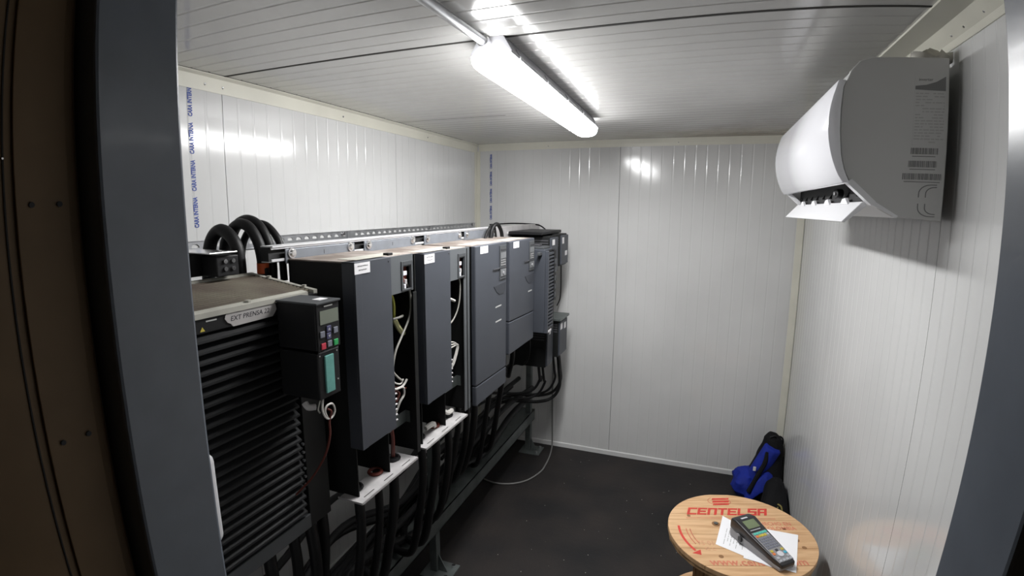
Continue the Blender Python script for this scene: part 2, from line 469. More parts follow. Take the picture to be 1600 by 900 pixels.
profile_trim('baseboard_left', [(L, 0), (L + 0.012, 0), (L + 0.010, 0.03), (L + 0.004, 0.034), (L, 0.034)], 'y', F1, D, 'panel', 'low white skirting under the left wall')

# blue lettering printed on the panels
for k in range(4):
    text_mesh('lettering', 'CARA INTERNA', 0.0225, (L + 0.0006, 1.247, 1.757 + k * 0.128), (0, 0, 1), (0, -1, 0), M['blue'], wl, bold=0.0011, width=0.108)
for k in range(4):
    text_mesh('lettering', 'CARA INTERNA', 0.0225, (-1.541, D - 0.0006, 1.735 + k * 0.128), (0, 0, 1), (-1, 0, 0), M['blue'], wb, bold=0.0012, width=0.108)

# doorway: steel frame, open leaf outside
door = thing('door_1', (DX0, F0, 0), 'blue-grey steel door frame with its beige leaf swung open', None, kind='structure')
B(DX0 - 0.05, DX0, F0, F1 + 0.004, 0, 2.16).build('jamb', M['jamb'], door, 0.004)
B(DX1, DX1 + 0.05, F0, F1 + 0.004, 0, 2.16).build('jamb', M['jamb'], door, 0.004)
B(DX0 - 0.05, DX1 + 0.05, F0, F1 + 0.004, 2.12, 2.17).build('head', M['jamb'], door, 0.004)
B(DX0, DX1, F0, F1, 0.0, 0.025).build('threshold', M['galvd'], door, 0.003)
leaf = B(DX0 - 0.075, DX0 - 0.035, F0 - 0.86, F0 - 0.005, 0.02, 2.12).build('door_leaf', M['doorleaf'], door, 0.003)
B(DX0 - 0.035, DX0 - 0.031, F0 - 0.075, F0 - 0.018, 0.02, 2.12).build('edge_strip', M['doorleaf'], leaf, 0.001)
B(DX0 - 0.035, DX0 - 0.0335, F0 - 0.086, F0 - 0.0842, 0.02, 2.12).build('seal', M['groove'], leaf)
for z in (1.833, 1.575):
    for y in (0.277, 0.3065):
        MB().cyl((DX0 - 0.031, y - 0.006, z), (1, 0, 0), 0.003, 0.002, 10).build('screw_head', M['ink'], leaf)
for y in (0.244, 0.262):
    MB().cyl((DX0 - 0.0335, y, 1.88), (1, 0, 0), 0.0012, 0.002, 8).build('rivet', M['steel'], leaf)

# white switch box by the door, its rounded edge showing past the jamb
sw = thing('switch_box', (-0.69, F1 + 0.004, 1.34), 'white rounded plastic switch box behind the left door jamb', 'switch')
B(-0.76, -0.627, F1 + 0.004, F1 + 0.034, 1.338, 1.482).build('housing', M['white'], sw, 0.014, 'all', 4)
B(-0.72, -0.68, F1 + 0.034, F1 + 0.040, 1.38, 1.44).build('rocker', M['white'], sw, 0.003)

# ================================================================ LIGHTING
lamp = thing('batten_light', (-0.605, 2.035, 2.252), 'long glowing weatherproof batten light under the ceiling', 'light', rz=math.radians(1.6))
LL = 0.725
def rr_poly(w, z0, z1, r, n=5):
    pts = []
    for cx, cz, a0 in ((w - r, z0 + r, -90), (w - r, z1 - r, 0), (-w + r, z1 - r, 90), (-w + r, z0 + r, 180)):
        for k in range(n + 1):
            a = math.radians(a0 + 90 * k / n)
            pts.append((cx + r * math.cos(a), cz + r * math.sin(a)))
    return pts
MB().loft([[(-w, y_, z) if q else (w, y_, z) for q, w, z in ((0, 0.060, 0.0), (0, 0.061, 0.006), (0, 0.036, 0.0475), (1, 0.036, 0.0475), (1, 0.061, 0.006), (1, 0.060, 0.0))] for y_ in (-LL + 0.045, LL - 0.045)]).build('housing', M['lamp_body'], lamp, local=True, smooth=True)
rings = []
N = 28
for i in range(N + 1):
    t = -1 + 2 * i / N
    e = max(0.0, abs(t) * LL - (LL - 0.07)) / 0.07
    s = math.sqrt(max(0.03, 1 - e * e))
    ring = []
    for k in range(20):
        a = 2 * PI * k / 20
        x = 0.0605 * s ** 0.8 * math.copysign(abs(math.cos(a)) ** 0.7, math.cos(a))
        z = -0.003 + (0.046 if math.sin(a) < 0 else 0.002) * s ** 0.5 * math.copysign(abs(math.sin(a)) ** 0.8, math.sin(a))
        ring.append((x, math.copysign(abs(t) ** 0.8, t) * LL, z))
    rings.append(ring)
MB().loft(rings).build('diffuser', M['lampglow'], lamp, local=True, smooth='all')
for s in (-1, 1):
    for k in range(5):
        y = -0.60 + k * 0.30
        MB().prism([(s * 0.062, -0.004), (s * 0.066, -0.004), (s * 0.0655, 0.006), (s * 0.052, 0.028), (s * 0.048, 0.027)], 'y', y - 0.012, y + 0.012).build('clip', M['lamp_body'], lamp, 0.0015, local=True)
cond = thing('conduit_pipe', (-0.605, 0.45, 2.28), 'thin galvanised conduit along the ceiling feeding the batten light', 'pipe')
MB().tube([(-0.592, 0.45, 2.282), (-0.603, 1.0, 2.282), (-0.600, 1.352, 2.282)], 0.0125, 12, 3).build('pipe', M['galv'], cond, smooth=True)
MB().tube([(-0.5995, 1.325, 2.282), (-0.600, 1.354, 2.282)], 0.017, 12, 0).build('coupling', M['steel'], cond, smooth=True)
MB().box(-0.635, -0.57, 0.93, 0.945, 2.265, 2.2985).build('clamp', M['galv'], cond, 0.003)

# ================================================================ AIR CONDITIONER
AC0, AC1 = 1.55, 2.66
ac = thing('air_conditioner', (R, AC0, 1.81), 'white split air conditioner high on the right wall with open outlet', 'air conditioner')
side = [(0.588, 2.228), (0.588, 1.812), (0.470, 1.820), (0.440, 1.836), (0.40, 1.862), (0.363, 1.899), (0.345, 1.935), (0.334, 1.975), (0.327, 2.04), (0.326, 2.10), (0.330, 2.155), (0.345, 2.196), (0.366, 2.220), (0.395, 2.229)]
def cheek(y0, y1):
    return MB().prism(side, 'y', y0, y1)
cheek(AC0, AC0 + 0.018).build('end_panel', M['acside'], ac, 0.0025)
cheek(AC1 - 0.018, AC1).build('end_panel', M['acside'], ac, 0.0025)
core = [(0.587, 2.226), (0.587, 1.815), (0.475, 1.823), (0.455, 1.85), (0.455, 1.93), (0.345, 1.945), (0.334, 1.985), (0.330, 2.04), (0.330, 2.10), (0.334, 2.155), (0.349, 2.194), (0.368, 2.217), (0.395, 2.226)]
MB().prism(core, 'y', AC0 + 0.018, AC1 - 0.018).build('body', M['acside'], ac)
B(0.41, 0.4545, AC0 + 0.019, AC1 - 0.019, 1.86, 1.938).build('outlet_throat', M['dark'], ac)
# bowed glossy front panel standing off the body
def bow(z):
    t = (z - 1.905) / (2.172 - 1.905)
    return 0.341 - 0.068 * math.sin(min(1.0, t * 1.15) * PI * 0.5) ** 0.8 + 0.042 * t * t
zs = [1.905 + (2.172 - 1.905) * k / 14 for k in range(15)]
outer = [(bow(z), z) for z in zs]
def body_x(z):
    P_ = [(1.899, 0.363), (1.935, 0.345), (1.975, 0.334), (2.04, 0.327), (2.10, 0.326), (2.155, 0.330), (2.2, 0.346)]
    for (za, xa), (zb_, xb_) in zip(P_, P_[1:]):
        if z <= zb_:
            return xa + (xb_ - xa) * (z - za) / (zb_ - za)
    return 0.346
poly = outer + [(body_x(z) - 0.0015, z) for z in reversed(zs)]
MB().prism(poly, 'y', AC0 - 0.004, AC1 + 0.004).build('front_panel', M['acgloss'], ac, 0.003, smooth=True)
# frame lip round the outlet at both ends
for y in (AC0 + 0.0, AC1 - 0.03):
    MB().prism([(0.350, 1.908), (0.415, 1.848), (0.425, 1.858), (0.363, 1.916)], 'y', y - 0.002, y + 0.03).build('outlet_frame', M['white'], ac)
MB().prism([(0.412, 1.852), (0.477, 1.817), (0.482, 1.822), (0.42, 1.860)], 'y', AC0 - 0.001, AC1 + 0.001).build('lower_lip', M['white'], ac)
MB().prism([(0.410, 1.858), (0.400, 1.858), (0.352, 1.803), (0.360, 1.800), (0.412, 1.846)], 'y', AC0 + 0.03, AC1 - 0.02).build('flap', M['white'], ac, 0.002)
for k in range(9):
    y = AC0 + 0.10 + k * 0.115
    MB().prism([(0.40, 1.874), (0.45, 1.868), (0.45, 1.925), (0.425, 1.915)], 'y', y, y + 0.004).build('vane', M['black'], ac)
for k in range(4):
    y = AC0 + 0.20 + k * 0.24
    MB().prism([(y - 0.05, 1.852), (y + 0.045, 1.852), (y + 0.02, 1.868), (y - 0.015, 1.871)], 'x', 0.392, 0.400).build('flap_rib', M['white'], ac)
kn = MB().cyl((0.400, AC0 + 0.27, 1.885), (-1, -0.3, 0), 0.016, 0.02, 16).build('motor_knob', M['black'], ac, 0.002)
MB().cyl((0.380, AC0 + 0.264, 1.885), (-1, -0.3, 0), 0.005, 0.002, 10).build('screw_head', M['steel'], kn)
MB().cyl((0.343, AC0, 1.925), (0, -1, 0), 0.004, 0.003, 10).build('screw_head', M['steel'], ac)
B(0.585, 0.5915, AC0 + 0.012, AC1 - 0.012, 1.83, 2.215).build('wall_plate', M['galvd'], ac)
ac.location = (0.5651, 1.4756, 1.8108); ac.scale = (0.952, 0.952, 0.952)     # real size, hung 3 cm off the wall on brackets
for yy in (AC0 + 0.20, AC1 - 0.22):
    B(0.589, 0.622, yy, yy + 0.05, 1.90, 2.15).build('wall_bracket', M['galvd'], ac)
# printed sticker on the near end panel
yl = AC0 - 0.0006
st = B(0.502, 0.580, yl, AC0, 2.004, 2.19).build('sticker', M['acside'], ac)
swoosh = [(0.503, 2.146), (0.503, 2.155), (0.53, 2.158), (0.555, 2.166), (0.579, 2.18), (0.579, 2.143), (0.54, 2.144)]
MB().prism(swoosh, 'y', yl - 0.0004, yl).build('print', M['inkg'], st)
text_mesh('lettering', 'inverter', 0.011, (0.511, yl - 0.0003, 2.168), (1, 0, 0), (0, 0, 1), M['inkg'], st)
rows = MB(); rnd = random.Random(3)
for k in range(17):
    z = 2.136 - k * 0.0077
    x = 0.505
    while x < 0.576:
        w = rnd.uniform(0.004, 0.016)
        if rnd.random() < (0.82 if k < 13 else 0.5):
            rows.box(x, min(x + w, 0.577), yl - 0.0004, yl, z - 0.0014, z + 0.0014)
        x += w + 0.003
o = rows.build('print_lines', M['inkl'], st); o['kind'] = 'stuff'
for z, x0, x1 in ((1.990, 0.500, 0.565), (1.957, 0.496, 0.566), (1.925, 0.484, 0.580)):
    bars = MB(); x = x0
    while x < x1:
        w = rnd.choice((0.0008, 0.0016, 0.0026))
        bars.box(x, x + w, AC0 - 0.0005, AC0, z - 0.008, z + 0.008); x += w + rnd.choice((0.0009, 0.0018))
    bars.box(x0 + 0.004, x1 - 0.004, AC0 - 0.0005, AC0, z - 0.0145, z - 0.0125)
    o = bars.build('barcode', M['inkg'], ac)
for cz, s in ((1.876, 1), (1.852, -1)):
    for off, r in ((0.0, 0.030), (0.017, 0.022)):
        p = [(0.527 + off, AC0 - 0.0002, cz - s * 0.004)]
        for k in range(7):
            a = PI - (PI / 2) * k / 6
            p.append((0.527 + off + r + r * math.cos(a), AC0 - 0.0002, cz + s * (0.006 + r * math.sin(a) * 0.75)))
        p.append((0.570, AC0 - 0.0002, p[-1][2]))
        MB().tube(p, 0.0012, 6, 2).build('knockout_groove', M['inkg'], ac)
# expanding foam plug above it
fm = MB()
ring = []
for i in range(7):
    t = i / 6
    r = 0.026 * math.sin(PI * (0.1 + 0.8 * t)) ** 0.7
    ring.append([(0.585 - 0.10 * t + 0, 1.53 + r * 1.1 * math.cos(2 * PI * k / 12), 2.222 + r * 0.75 * math.sin(2 * PI * k / 12) + 0.022 * noise.noise((t * 9, k * 2.3, 2))) for k in range(12)])
fm.loft(ring)
tag(fm.build('foam_plug', M['foam'], smooth='all'), 'lumpy beige sealing foam on top of the air conditioner', 'foam')

# ================================================================ WALL RAIL AND EQUIPMENT FRAME
def d_hole(cu, cv, w, h, n=16):
    """half-moon slot outline"""
    pts = []
    for k in range(n):
        a = 2 * PI * k / n + PI / 4
        x = w * math.cos(a); y = h * math.sin(a)
        if y < -0.35 * h: y = -0.35 * h
        pts.append((cu + x, cv + y))
    return pts
wrail = thing('wall_rail', (L, 2.2, 1.66), 'slotted galvanised strut rail fixed along the left wall', 'rail')
XW = L + 0.002
sl = MB()
y = 0.55
while y < D - 0.06:
    sl.cell_hole((y, y + 0.05, 1.668, 1.712), d_hole(y + 0.025, 1.690, 0.0155, 0.010), lambda u, v, w: (XW + w, u, v), 0.0015)
    y += 0.05
YE = y
sl.box(XW, XW + 0.006, 0.55, YE, 1.7095, 1.712).box(XW, XW + 0.006, 0.55, YE, 1.666, 1.6685)
sl.build('channel', M['galv'], wrail)
for yy in (1.30, 2.02, 2.86, 3.50):
    MB().cyl((XW + 0.0025, yy, 1.700), (1, 0, 0), 0.010, 0.008, 6).build('bolt', M['steel'], wrail, 0.001)
B(XW + 0.0025, XW + 0.006, 2.05, 2.11, 1.670, 1.710).build('joiner', M['galv'], wrail)

XF = -1.152                                # face of the front strut
fr = thing('equipment_frame', (-1.17, 2.0, 0), 'galvanised steel frame carrying the row of motor drives', 'frame')
def strut(y0, y1, z0, z1, mat):
    m = MB()
    B(XF - 0.041, XF - 0.0385, y0, y1, z0 + 0.003, z1 - 0.004).build('strut_back', M['dark'], fr)  # back of the channel painted dark for the shade inside it
    B(XF - 0.038, XF - 0.012, y0, y1, z0 + 0.003, z1 - 0.004).build('strut_shade_fill', M['dark'], fr)  # added dark filler standing in for shade in the strut opening
    m.box(XF - 0.041, XF + 0.005, y0, y1, z1 - 0.0035, z1).box(XF - 0.041, XF, y0, y1, z0, z0 + 0.0025)
    m.box(XF - 0.0025, XF, y0, y1, z1 - 0.010, z1).box(XF - 0.0025, XF, y0, y1, z0, z0 + 0.010)
    return m.build('strut_rail', mat, fr)
strut(1.085, 2.735, 1.669, 1.717, M['zinc'])
strut(0.52, 3.55, 1.05, 1.091, M['galvd'])
# plain white end section of the top rail
es = B(XF - 0.041, XF + 0.001, 2.755, 3.56, 1.645, 1.713).build('rail_section', M['plate'], fr, 0.002)
MB().cyl((XF + 0.001, 2.93, 1.672), (1, 0, 0), 0.010, 0.008, 12).build('bolt', M['steel'], es)
# lower beam: channel with wide top flange
lb = MB().box(XF - 0.10, XF, 0.60, 3.52, 0.300, 0.305).box(XF - 0.004, XF, 0.60, 3.52, 0.225, 0.305).box(XF - 0.10, XF, 0.60, 3.52, 0.225, 0.230)
lb.build('lower_beam', M['galvd'], fr)
for yy in (0.62, 2.0, 3.44):
    p = B(XF - 0.041, XF - 0.0015, yy - 0.02, yy + 0.02, 0.008, 1.668).build('post', M['galvd'], fr, 0.002)
    fp = B(XF - 0.075, XF + 0.085, yy - 0.07, yy + 0.07, 0.0, 0.008).build('foot_plate', M['galvd'], fr, 0.001)
    MB().prism([(XF, 0.008), (XF + 0.05, 0.008), (XF, 0.10)], 'y', yy - 0.003, yy + 0.003).build('gusset', M['galvd'], fr)
    for dx, dy in ((0.06, 0.045), (0.06, -0.045)):
        MB().cyl((XF + dx, yy + dy, 0.008), (0, 0, 1), 0.010, 0.014, 6).build('anchor_bolt', M['steel'], fp)
    B(L + 0.02, XF - 0.041, yy - 0.018, yy + 0.018, 1.52, 1.556).build('cross_tie', M['galvd'], fr)

# ================================================================ MOTOR DRIVES
def ear(parent, y0, y1, z=1.692, x=XF + 0.0005, gal='hang', mark=None):
    """hanger strip with two domed bolts on the strut"""
    e = B(x, x + 0.004, y0 - 0.012, y1 + 0.012, z - 0.030, z + 0.013).build('hanger', M[gal], parent, 0.0015)
    if mark:
        text_mesh('lettering', mark, 0.018, (x + 0.0042, (y0 + y1) / 2, z - 0.012), (0, 1, 0), (0, 0, 1), M['ink'], e, bold=0.0004)
    for yy in (y0 + 0.012, y1 - 0.012):
        MB().cyl((x + 0.004, yy, z), (1, 0, 0), 0.0155, 0.004, 16).cyl((x + 0.008, yy, z), (1, 0, 0), 0.011, 0.006, 12, 0.008).build('bolt', M['steel'], e, smooth=True)
    return e
def screwdots(parent, pts, x):
    for yy, zz in pts:
        MB().cyl((x, yy, zz), (1, 0, 0), 0.003, 0.0015, 8).build('screw_head', M['ink'], parent)
def scribble(parent, x, y0, y1, z, n, mat='inkg', h=0.004, seed=1):
    r = random.Random(seed); m = MB(); y = y0
    while y < y1:
        w = r.uniform(0.003, 0.007)
        m.box(x, x + 0.0004, y, min(y + w, y1), z - h * r.uniform(0.3, 0.5), z + h * r.uniform(0.3, 0.5)); y += w + 0.0015
    return m.build('print', M[mat], parent)

def open_drive(y0, y1, ys, zt, zb, label, seed, wide=False):
    """tall drive: near cover over the left half, small hooded cover with an empty keypad bay top right, open wiring bay below"""
    xb, xf = XF + 0.006, -0.900
    t = thing('motor_drive', (xb, y0, zb), label, 'motor drive', 'open motor drives without keypads')
    th = 0.004
    c = MB().box(xb, xf - 0.03, y0 + 0.006, y0 + 0.006 + th, zb, zt - 0.004)
    c.box(xb, xb + th, y0 + 0.006, y1, zb, zt - 0.004)
    c.box(xb, xf - 0.012, y1 - th, y1, zb + 0.01, zt - 0.006)
    c.box(xb, xf - 0.03, ys - 0.006, ys - 0.003, zb, zt - 0.02)
    c.build('chassis', M['chassis'], t)
    if wide:
        MB().box(xf - 0.018, xf - 0.014, y1 - 0.028, y1 + 0.024, zb + 0.01, zt - 0.002).box(xf - 0.12, xf - 0.018, y1 + 0.020, y1 + 0.024, zb + 0.01, zt - 0.002).build('front_flange', M['hood'], t, 0.001)
    else:
        B(xf - 0.012, xf - 0.008, y1 - 0.022, y1, zb + 0.01, zt - 0.13).build('front_flange', M['chassis'], t, 0.001)
    B(xb, xf - 0.02, y0 + 0.006, y1, zt - 0.005, zt).build('top_plate', M['dusty'], t, 0.001)
    B(xf - 0.10, xf - 0.035, y0 + 0.05, y1 - 0.05, zt, zt + 0.001).build('dust_cover', M['edge'], t)
    # tall front cover with returned edges
    fz = zb + 0.165
    m = MB().box(xf - 0.006, xf, y0, ys, fz, zt).box(xf - 0.045, xf - 0.006, y0, y0 + 0.004, fz, zt).box(xf - 0.045, xf - 0.006, y0, ys, zt - 0.004, zt)
    fc = m.build('front_cover', M['cover'], t, 0.0012)
    B(xf - 0.0005, xf + 0.0012, y0, y0 + 0.028, fz, zt - 0.002).build('edge_band', M['cover'], fc, 0.0005)
    screwdots(fc, ((ys - 0.012, zt - 0.012),), xf)
    lb_ = B(xf + 0.0008, xf + 0.0018, y0 - 0.002, y0 + 0.068, zt - 0.034, zt - 0.003).build('label_sticker', M['label'], fc)
    scribble(lb_, xf + 0.0018, y0 + 0.012, y0 + 0.058, zt - 0.012, 6, seed=seed)
    scribble(lb_, xf + 0.0018, y0 + 0.016, y0 + 0.052, zt - 0.023, 5, seed=seed + 5)
    # hooded cover, rounded to the far side, with the keypad bay cut out
    hz0 = zt - 0.122
    by0, by1, bz0, bz1 = y1 - 0.078, y1 - 0.030, hz0 + 0.008, zt - 0.040
    hood = MB()
    hx = xf - 0.011
    hood.box(hx - 0.005, hx, ys + 0.008, by0, hz0, zt - 0.002)
    hood.box(hx - 0.005, hx, by0, by1, bz1, zt - 0.002).box(hx - 0.005, hx, by0, by1, hz0, bz0)
    hood.box(hx - 0.005, hx, by1, y1 - 0.022, hz0, zt - 0.002)
    arc = [(hx, y1 - 0.022)] + [(hx - 0.022 + 0.022 * math.cos(a), y1 - 0.022 + 0.022 * math.sin(a)) for a in [PI / 2 * k / 5 for k in range(1, 6)]] + [(hx - 0.06, y1), (hx - 0.06, y1 - 0.005), (hx - 0.022, y1 - 0.005), (hx - 0.005, y1 - 0.022)]
    hood.prism(arc, 'z', hz0, zt - 0.002)
    hood.box(hx - 0.06, hx - 0.004, ys + 0.008, y1 - 0.016, zt - 0.006, zt - 0.002).box(hx - 0.06, hx - 0.004, ys + 0.008, y1 - 0.016, hz0, hz0 + 0.004)
    hd = hood.build('hood_cover', M['hood'], t)
    rim = MB()
    rim.box(hx, hx + 0.003, by0 - 0.010, by0, bz0 - 0.004, zt - 0.022).box(hx, hx + 0.003, by1, by1 + 0.008, bz0 - 0.004, zt - 0.022)
    rim.box(hx, hx + 0.003, by0, by1, bz1 + 0.004, zt - 0.022).box(hx, hx + 0.003, by0, by1, bz0 - 0.004, bz0)
    rim.build('bay_rim', M['coverg'], hd, 0.0008)
    B(hx - 0.022, hx - 0.019, by0 - 0.004, by1 + 0.004, bz0, bz1).build('circuit_board', M['brown'], hd)
    B(hx - 0.019, hx - 0.004, by0 + 0.010, by0 + 0.032, bz1 - 0.030, bz1 - 0.016).build('connector', M['key_w'], hd, 0.001)
    B(hx - 0.019, hx - 0.006, by0 + 0.004, by0 + 0.018, bz1 - 0.052, bz1 - 0.036).build('connector', M['key_b'] if seed > 1 else M['brown'], hd, 0.001)
    B(hx - 0.019, hx - 0.005, by0 + 0.022, by0 + 0.034, bz0 + 0.014, bz0 + 0.03).build('connector', M['plate'], hd, 0.001)
    B(hx - 0.019, hx + 0.002, by0 + 0.006, by0 + 0.016, bz0 + 0.002, bz0 + 0.016).build('connector', M['key_w'], hd, 0.001)
    MB().box(xf - 0.05, xf - 0.03, ys + 0.03, ys + 0.055, zt - 0.002, zt + 0.008).build('latch', M['black'], t, 0.001)
    # support bracket and inner hardware
    br = MB().box(xf - 0.065, xf - 0.062, ys + 0.04, y1 - 0.004, zb + 0.115, zb + 0.158).box(xf - 0.065, xf - 0.045, y1 - 0.008, y1 - 0.005, zb + 0.115, zb + 0.158)
    br.build('bracket', M['galvd'], t)
    ins = B(xb + 0.10, xb + 0.12, ys + 0.005, y1 - 0.006, zb + 0.22, zt - 0.25).build('terminal_board', M['black'], t)
    for k in range(6):
        MB().cyl((xf - 0.010, ys + 0.008, fz + 0.02 + k * 0.018), (0.3, 1, 0), 0.0035, 0.010, 8).build('terminal_screw', M['plate'], t)
    # gland plate with slits and cable notches
    zp = zb
    gp = MB()
    py0, py1 = y0 - 0.015, y1 - 0.035
    n = 3; w = (py1 - py0) / n
    for k in range(n):
        cu = py0 + (k + 0.5) * w
        hole = [(cu + 0.024 * (1 if c > 0 else -1) + 0.002 * c, xf - 0.016 + 0.0022 * s) for c, s in [(math.cos(2 * PI * (j + 0.5) / 12), math.sin(2 * PI * (j + 0.5) / 12)) for j in range(12)]]
        gp.cell_hole((py0 + k * w, py0 + (k + 1) * w, xf - 0.034, xf), hole, lambda u, v, q: (v, u, zp + q), 0.003)
    back = [(py0, xf - 0.034), (py1, xf - 0.034), (py1, xf - 0.085)]
    for k in range(n - 1, -1, -1):
        c = py0 + (k + 0.55) * w
        back += [(c + 0.030, xf - 0.085)] + [(c + 0.026 * math.cos(a), xf - 0.072 + 0.022 * math.sin(a)) for a in [PI * j / 6 for j in range(7)]] + [(c - 0.030, xf - 0.085)]
    back += [(py0, xf - 0.085)]
    gp.prism([(q[1], q[0]) for q in back], 'z', zp, zp + 0.003)
    gp.box(xf - 0.001, xf + 0.001, py0, py1, zp - 0.004, zp + 0.003)
    gp.box(xf - 0.09, xf, py0 - 0.003, py0, zp - 0.003, zp + 0.003)
    gpo = gp.build('gland_plate', M['plate'], t)
    for k in range(n):
        c = py0 + (k + 0.55) * w
        ring_ = [(xf - 0.072 + 0.021 * math.cos(a), c + 0.021 * math.sin(a), zp + 0.008) for a in [2 * PI * j / 14 for j in range(15)]]
        MB().tube(ring_, 0.006, 6, 0).build('gland_ring', M['black' if k != 1 else 'brown'], gpo, smooth=True)
    ear(t, y0 + 0.010, y1 - 0.028, mark='1')
    return t

def wire(parent, pts, r, mat, name='wire'):
    return MB().tube(pts, r, 6, 5).build(name, M[mat], parent, smooth=True)

d2 = open_drive(1.136, 1.470, 1.312, 1.676, 0.955, 'open grey drive with keypad bay empty, just behind the louvred drive', 1)
wire(d2, [(-0.965, 1.325, 1.60), (-0.97, 1.416, 1.528), (-0.97, 1.423, 1.45)], 0.0055, 'wirey')
wire(d2, [(-0.97, 1.421, 1.455), (-0.965, 1.440, 1.42), (-0.96, 1.462, 1.394)], 0.009, 'wireyl', 'wire_sleeve')
wire(d2, [(-0.935, 1.425, 1.60), (-0.925, 1.448, 1.561), (-0.925, 1.458, 1.511), (-0.93, 1.455, 1.457), (-0.93, 1.406, 1.402), (-0.93, 1.366, 1.358), (-0.93, 1.348, 1.302), (-0.93, 1.369, 1.273), (-0.93, 1.398, 1.249)], 0.0035, 'wireg')
wire(d2, [(-0.96, 1.40, 1.458), (-0.95, 1.43, 1.46), (-0.95, 1.445, 1.462)], 0.0045, 'wireg')
wire(d2, [(-0.94, 1.325, 1.30), (-0.93, 1.350, 1.26), (-0.93, 1.386, 1.241), (-0.93, 1.405, 1.252)], 0.003, 'wirew')
wire(d2, [(-0.94, 1.325, 1.25), (-0.925, 1.350, 1.235), (-0.925, 1.393, 1.228), (-0.925, 1.400, 1.200), (-0.93, 1.380, 1.177), (-0.94, 1.36, 1.13)], 0.004, 'wirew')
wire(d2, [(-0.94, 1.325, 1.215), (-0.935, 1.358, 1.224), (-0.93, 1.375, 1.21), (-0.935, 1.365, 1.185)], 0.006, 'wirer')
wire(d2, [(-0.93, 1.386, 1.226), (-0.93, 1.410, 1.232), (-0.93, 1.428, 1.244)], 0.004, 'wirew')
wire(d2, [(-0.95, 1.34, 1.24), (-0.94, 1.37, 1.235), (-0.93, 1.42, 1.215)], 0.003, 'wirer')
wire(d2, [(-0.965, 1.36, 1.13), (-0.965, 1.38, 1.05), (-0.97, 1.385, 0.97)], 0.007, 'wirer')
wire(d2, [(-0.96, 1.33, 1.12), (-0.955, 1.335, 1.06), (-0.96, 1.33, 1.0)], 0.004, 'wireg')

d3 = open_drive(1.511, 1.872, 1.702, 1.668, 0.960, 'open grey drive with keypad bay empty, next to the taller closed drive', 2, True)
wire(d3, [(-0.955, 1.71, 1.48), (-0.94, 1.76, 1.47), (-0.935, 1.80, 1.455)], 0.006, 'wirew')
wire(d3, [(-0.95, 1.71, 1.45), (-0.94, 1.752, 1.44), (-0.945, 1.765, 1.41)], 0.007, 'wirew')
wire(d3, [(-0.93, 1.80, 1.56), (-0.925, 1.83, 1.53), (-0.93, 1.83, 1.44), (-0.94, 1.80, 1.38), (-0.95, 1.74, 1.35)], 0.003, 'wireg')
for k in range(3):
    wire(d3, [(-0.955, 1.71, 1.288 - k * 0.012), (-0.945, 1.78, 1.288 - k * 0.012), (-0.94, 1.825 + k * 0.006, 1.262), (-0.945, 1.80 + k * 0.008, 1.200), (-0.95, 1.79, 1.17)], 0.0035, 'wirew')
wire(d3, [(-0.965, 1.72, 1.02), (-0.955, 1.76, 0.99), (-0.955, 1.80, 0.985)], 0.010, 'wirew', 'cable_tie')
wire(d3, [(-0.965, 1.60, 0.985), (-0.955, 1.64, 0.99), (-0.96, 1.66, 0.97)], 0.010, 'wirew', 'cable_tie')

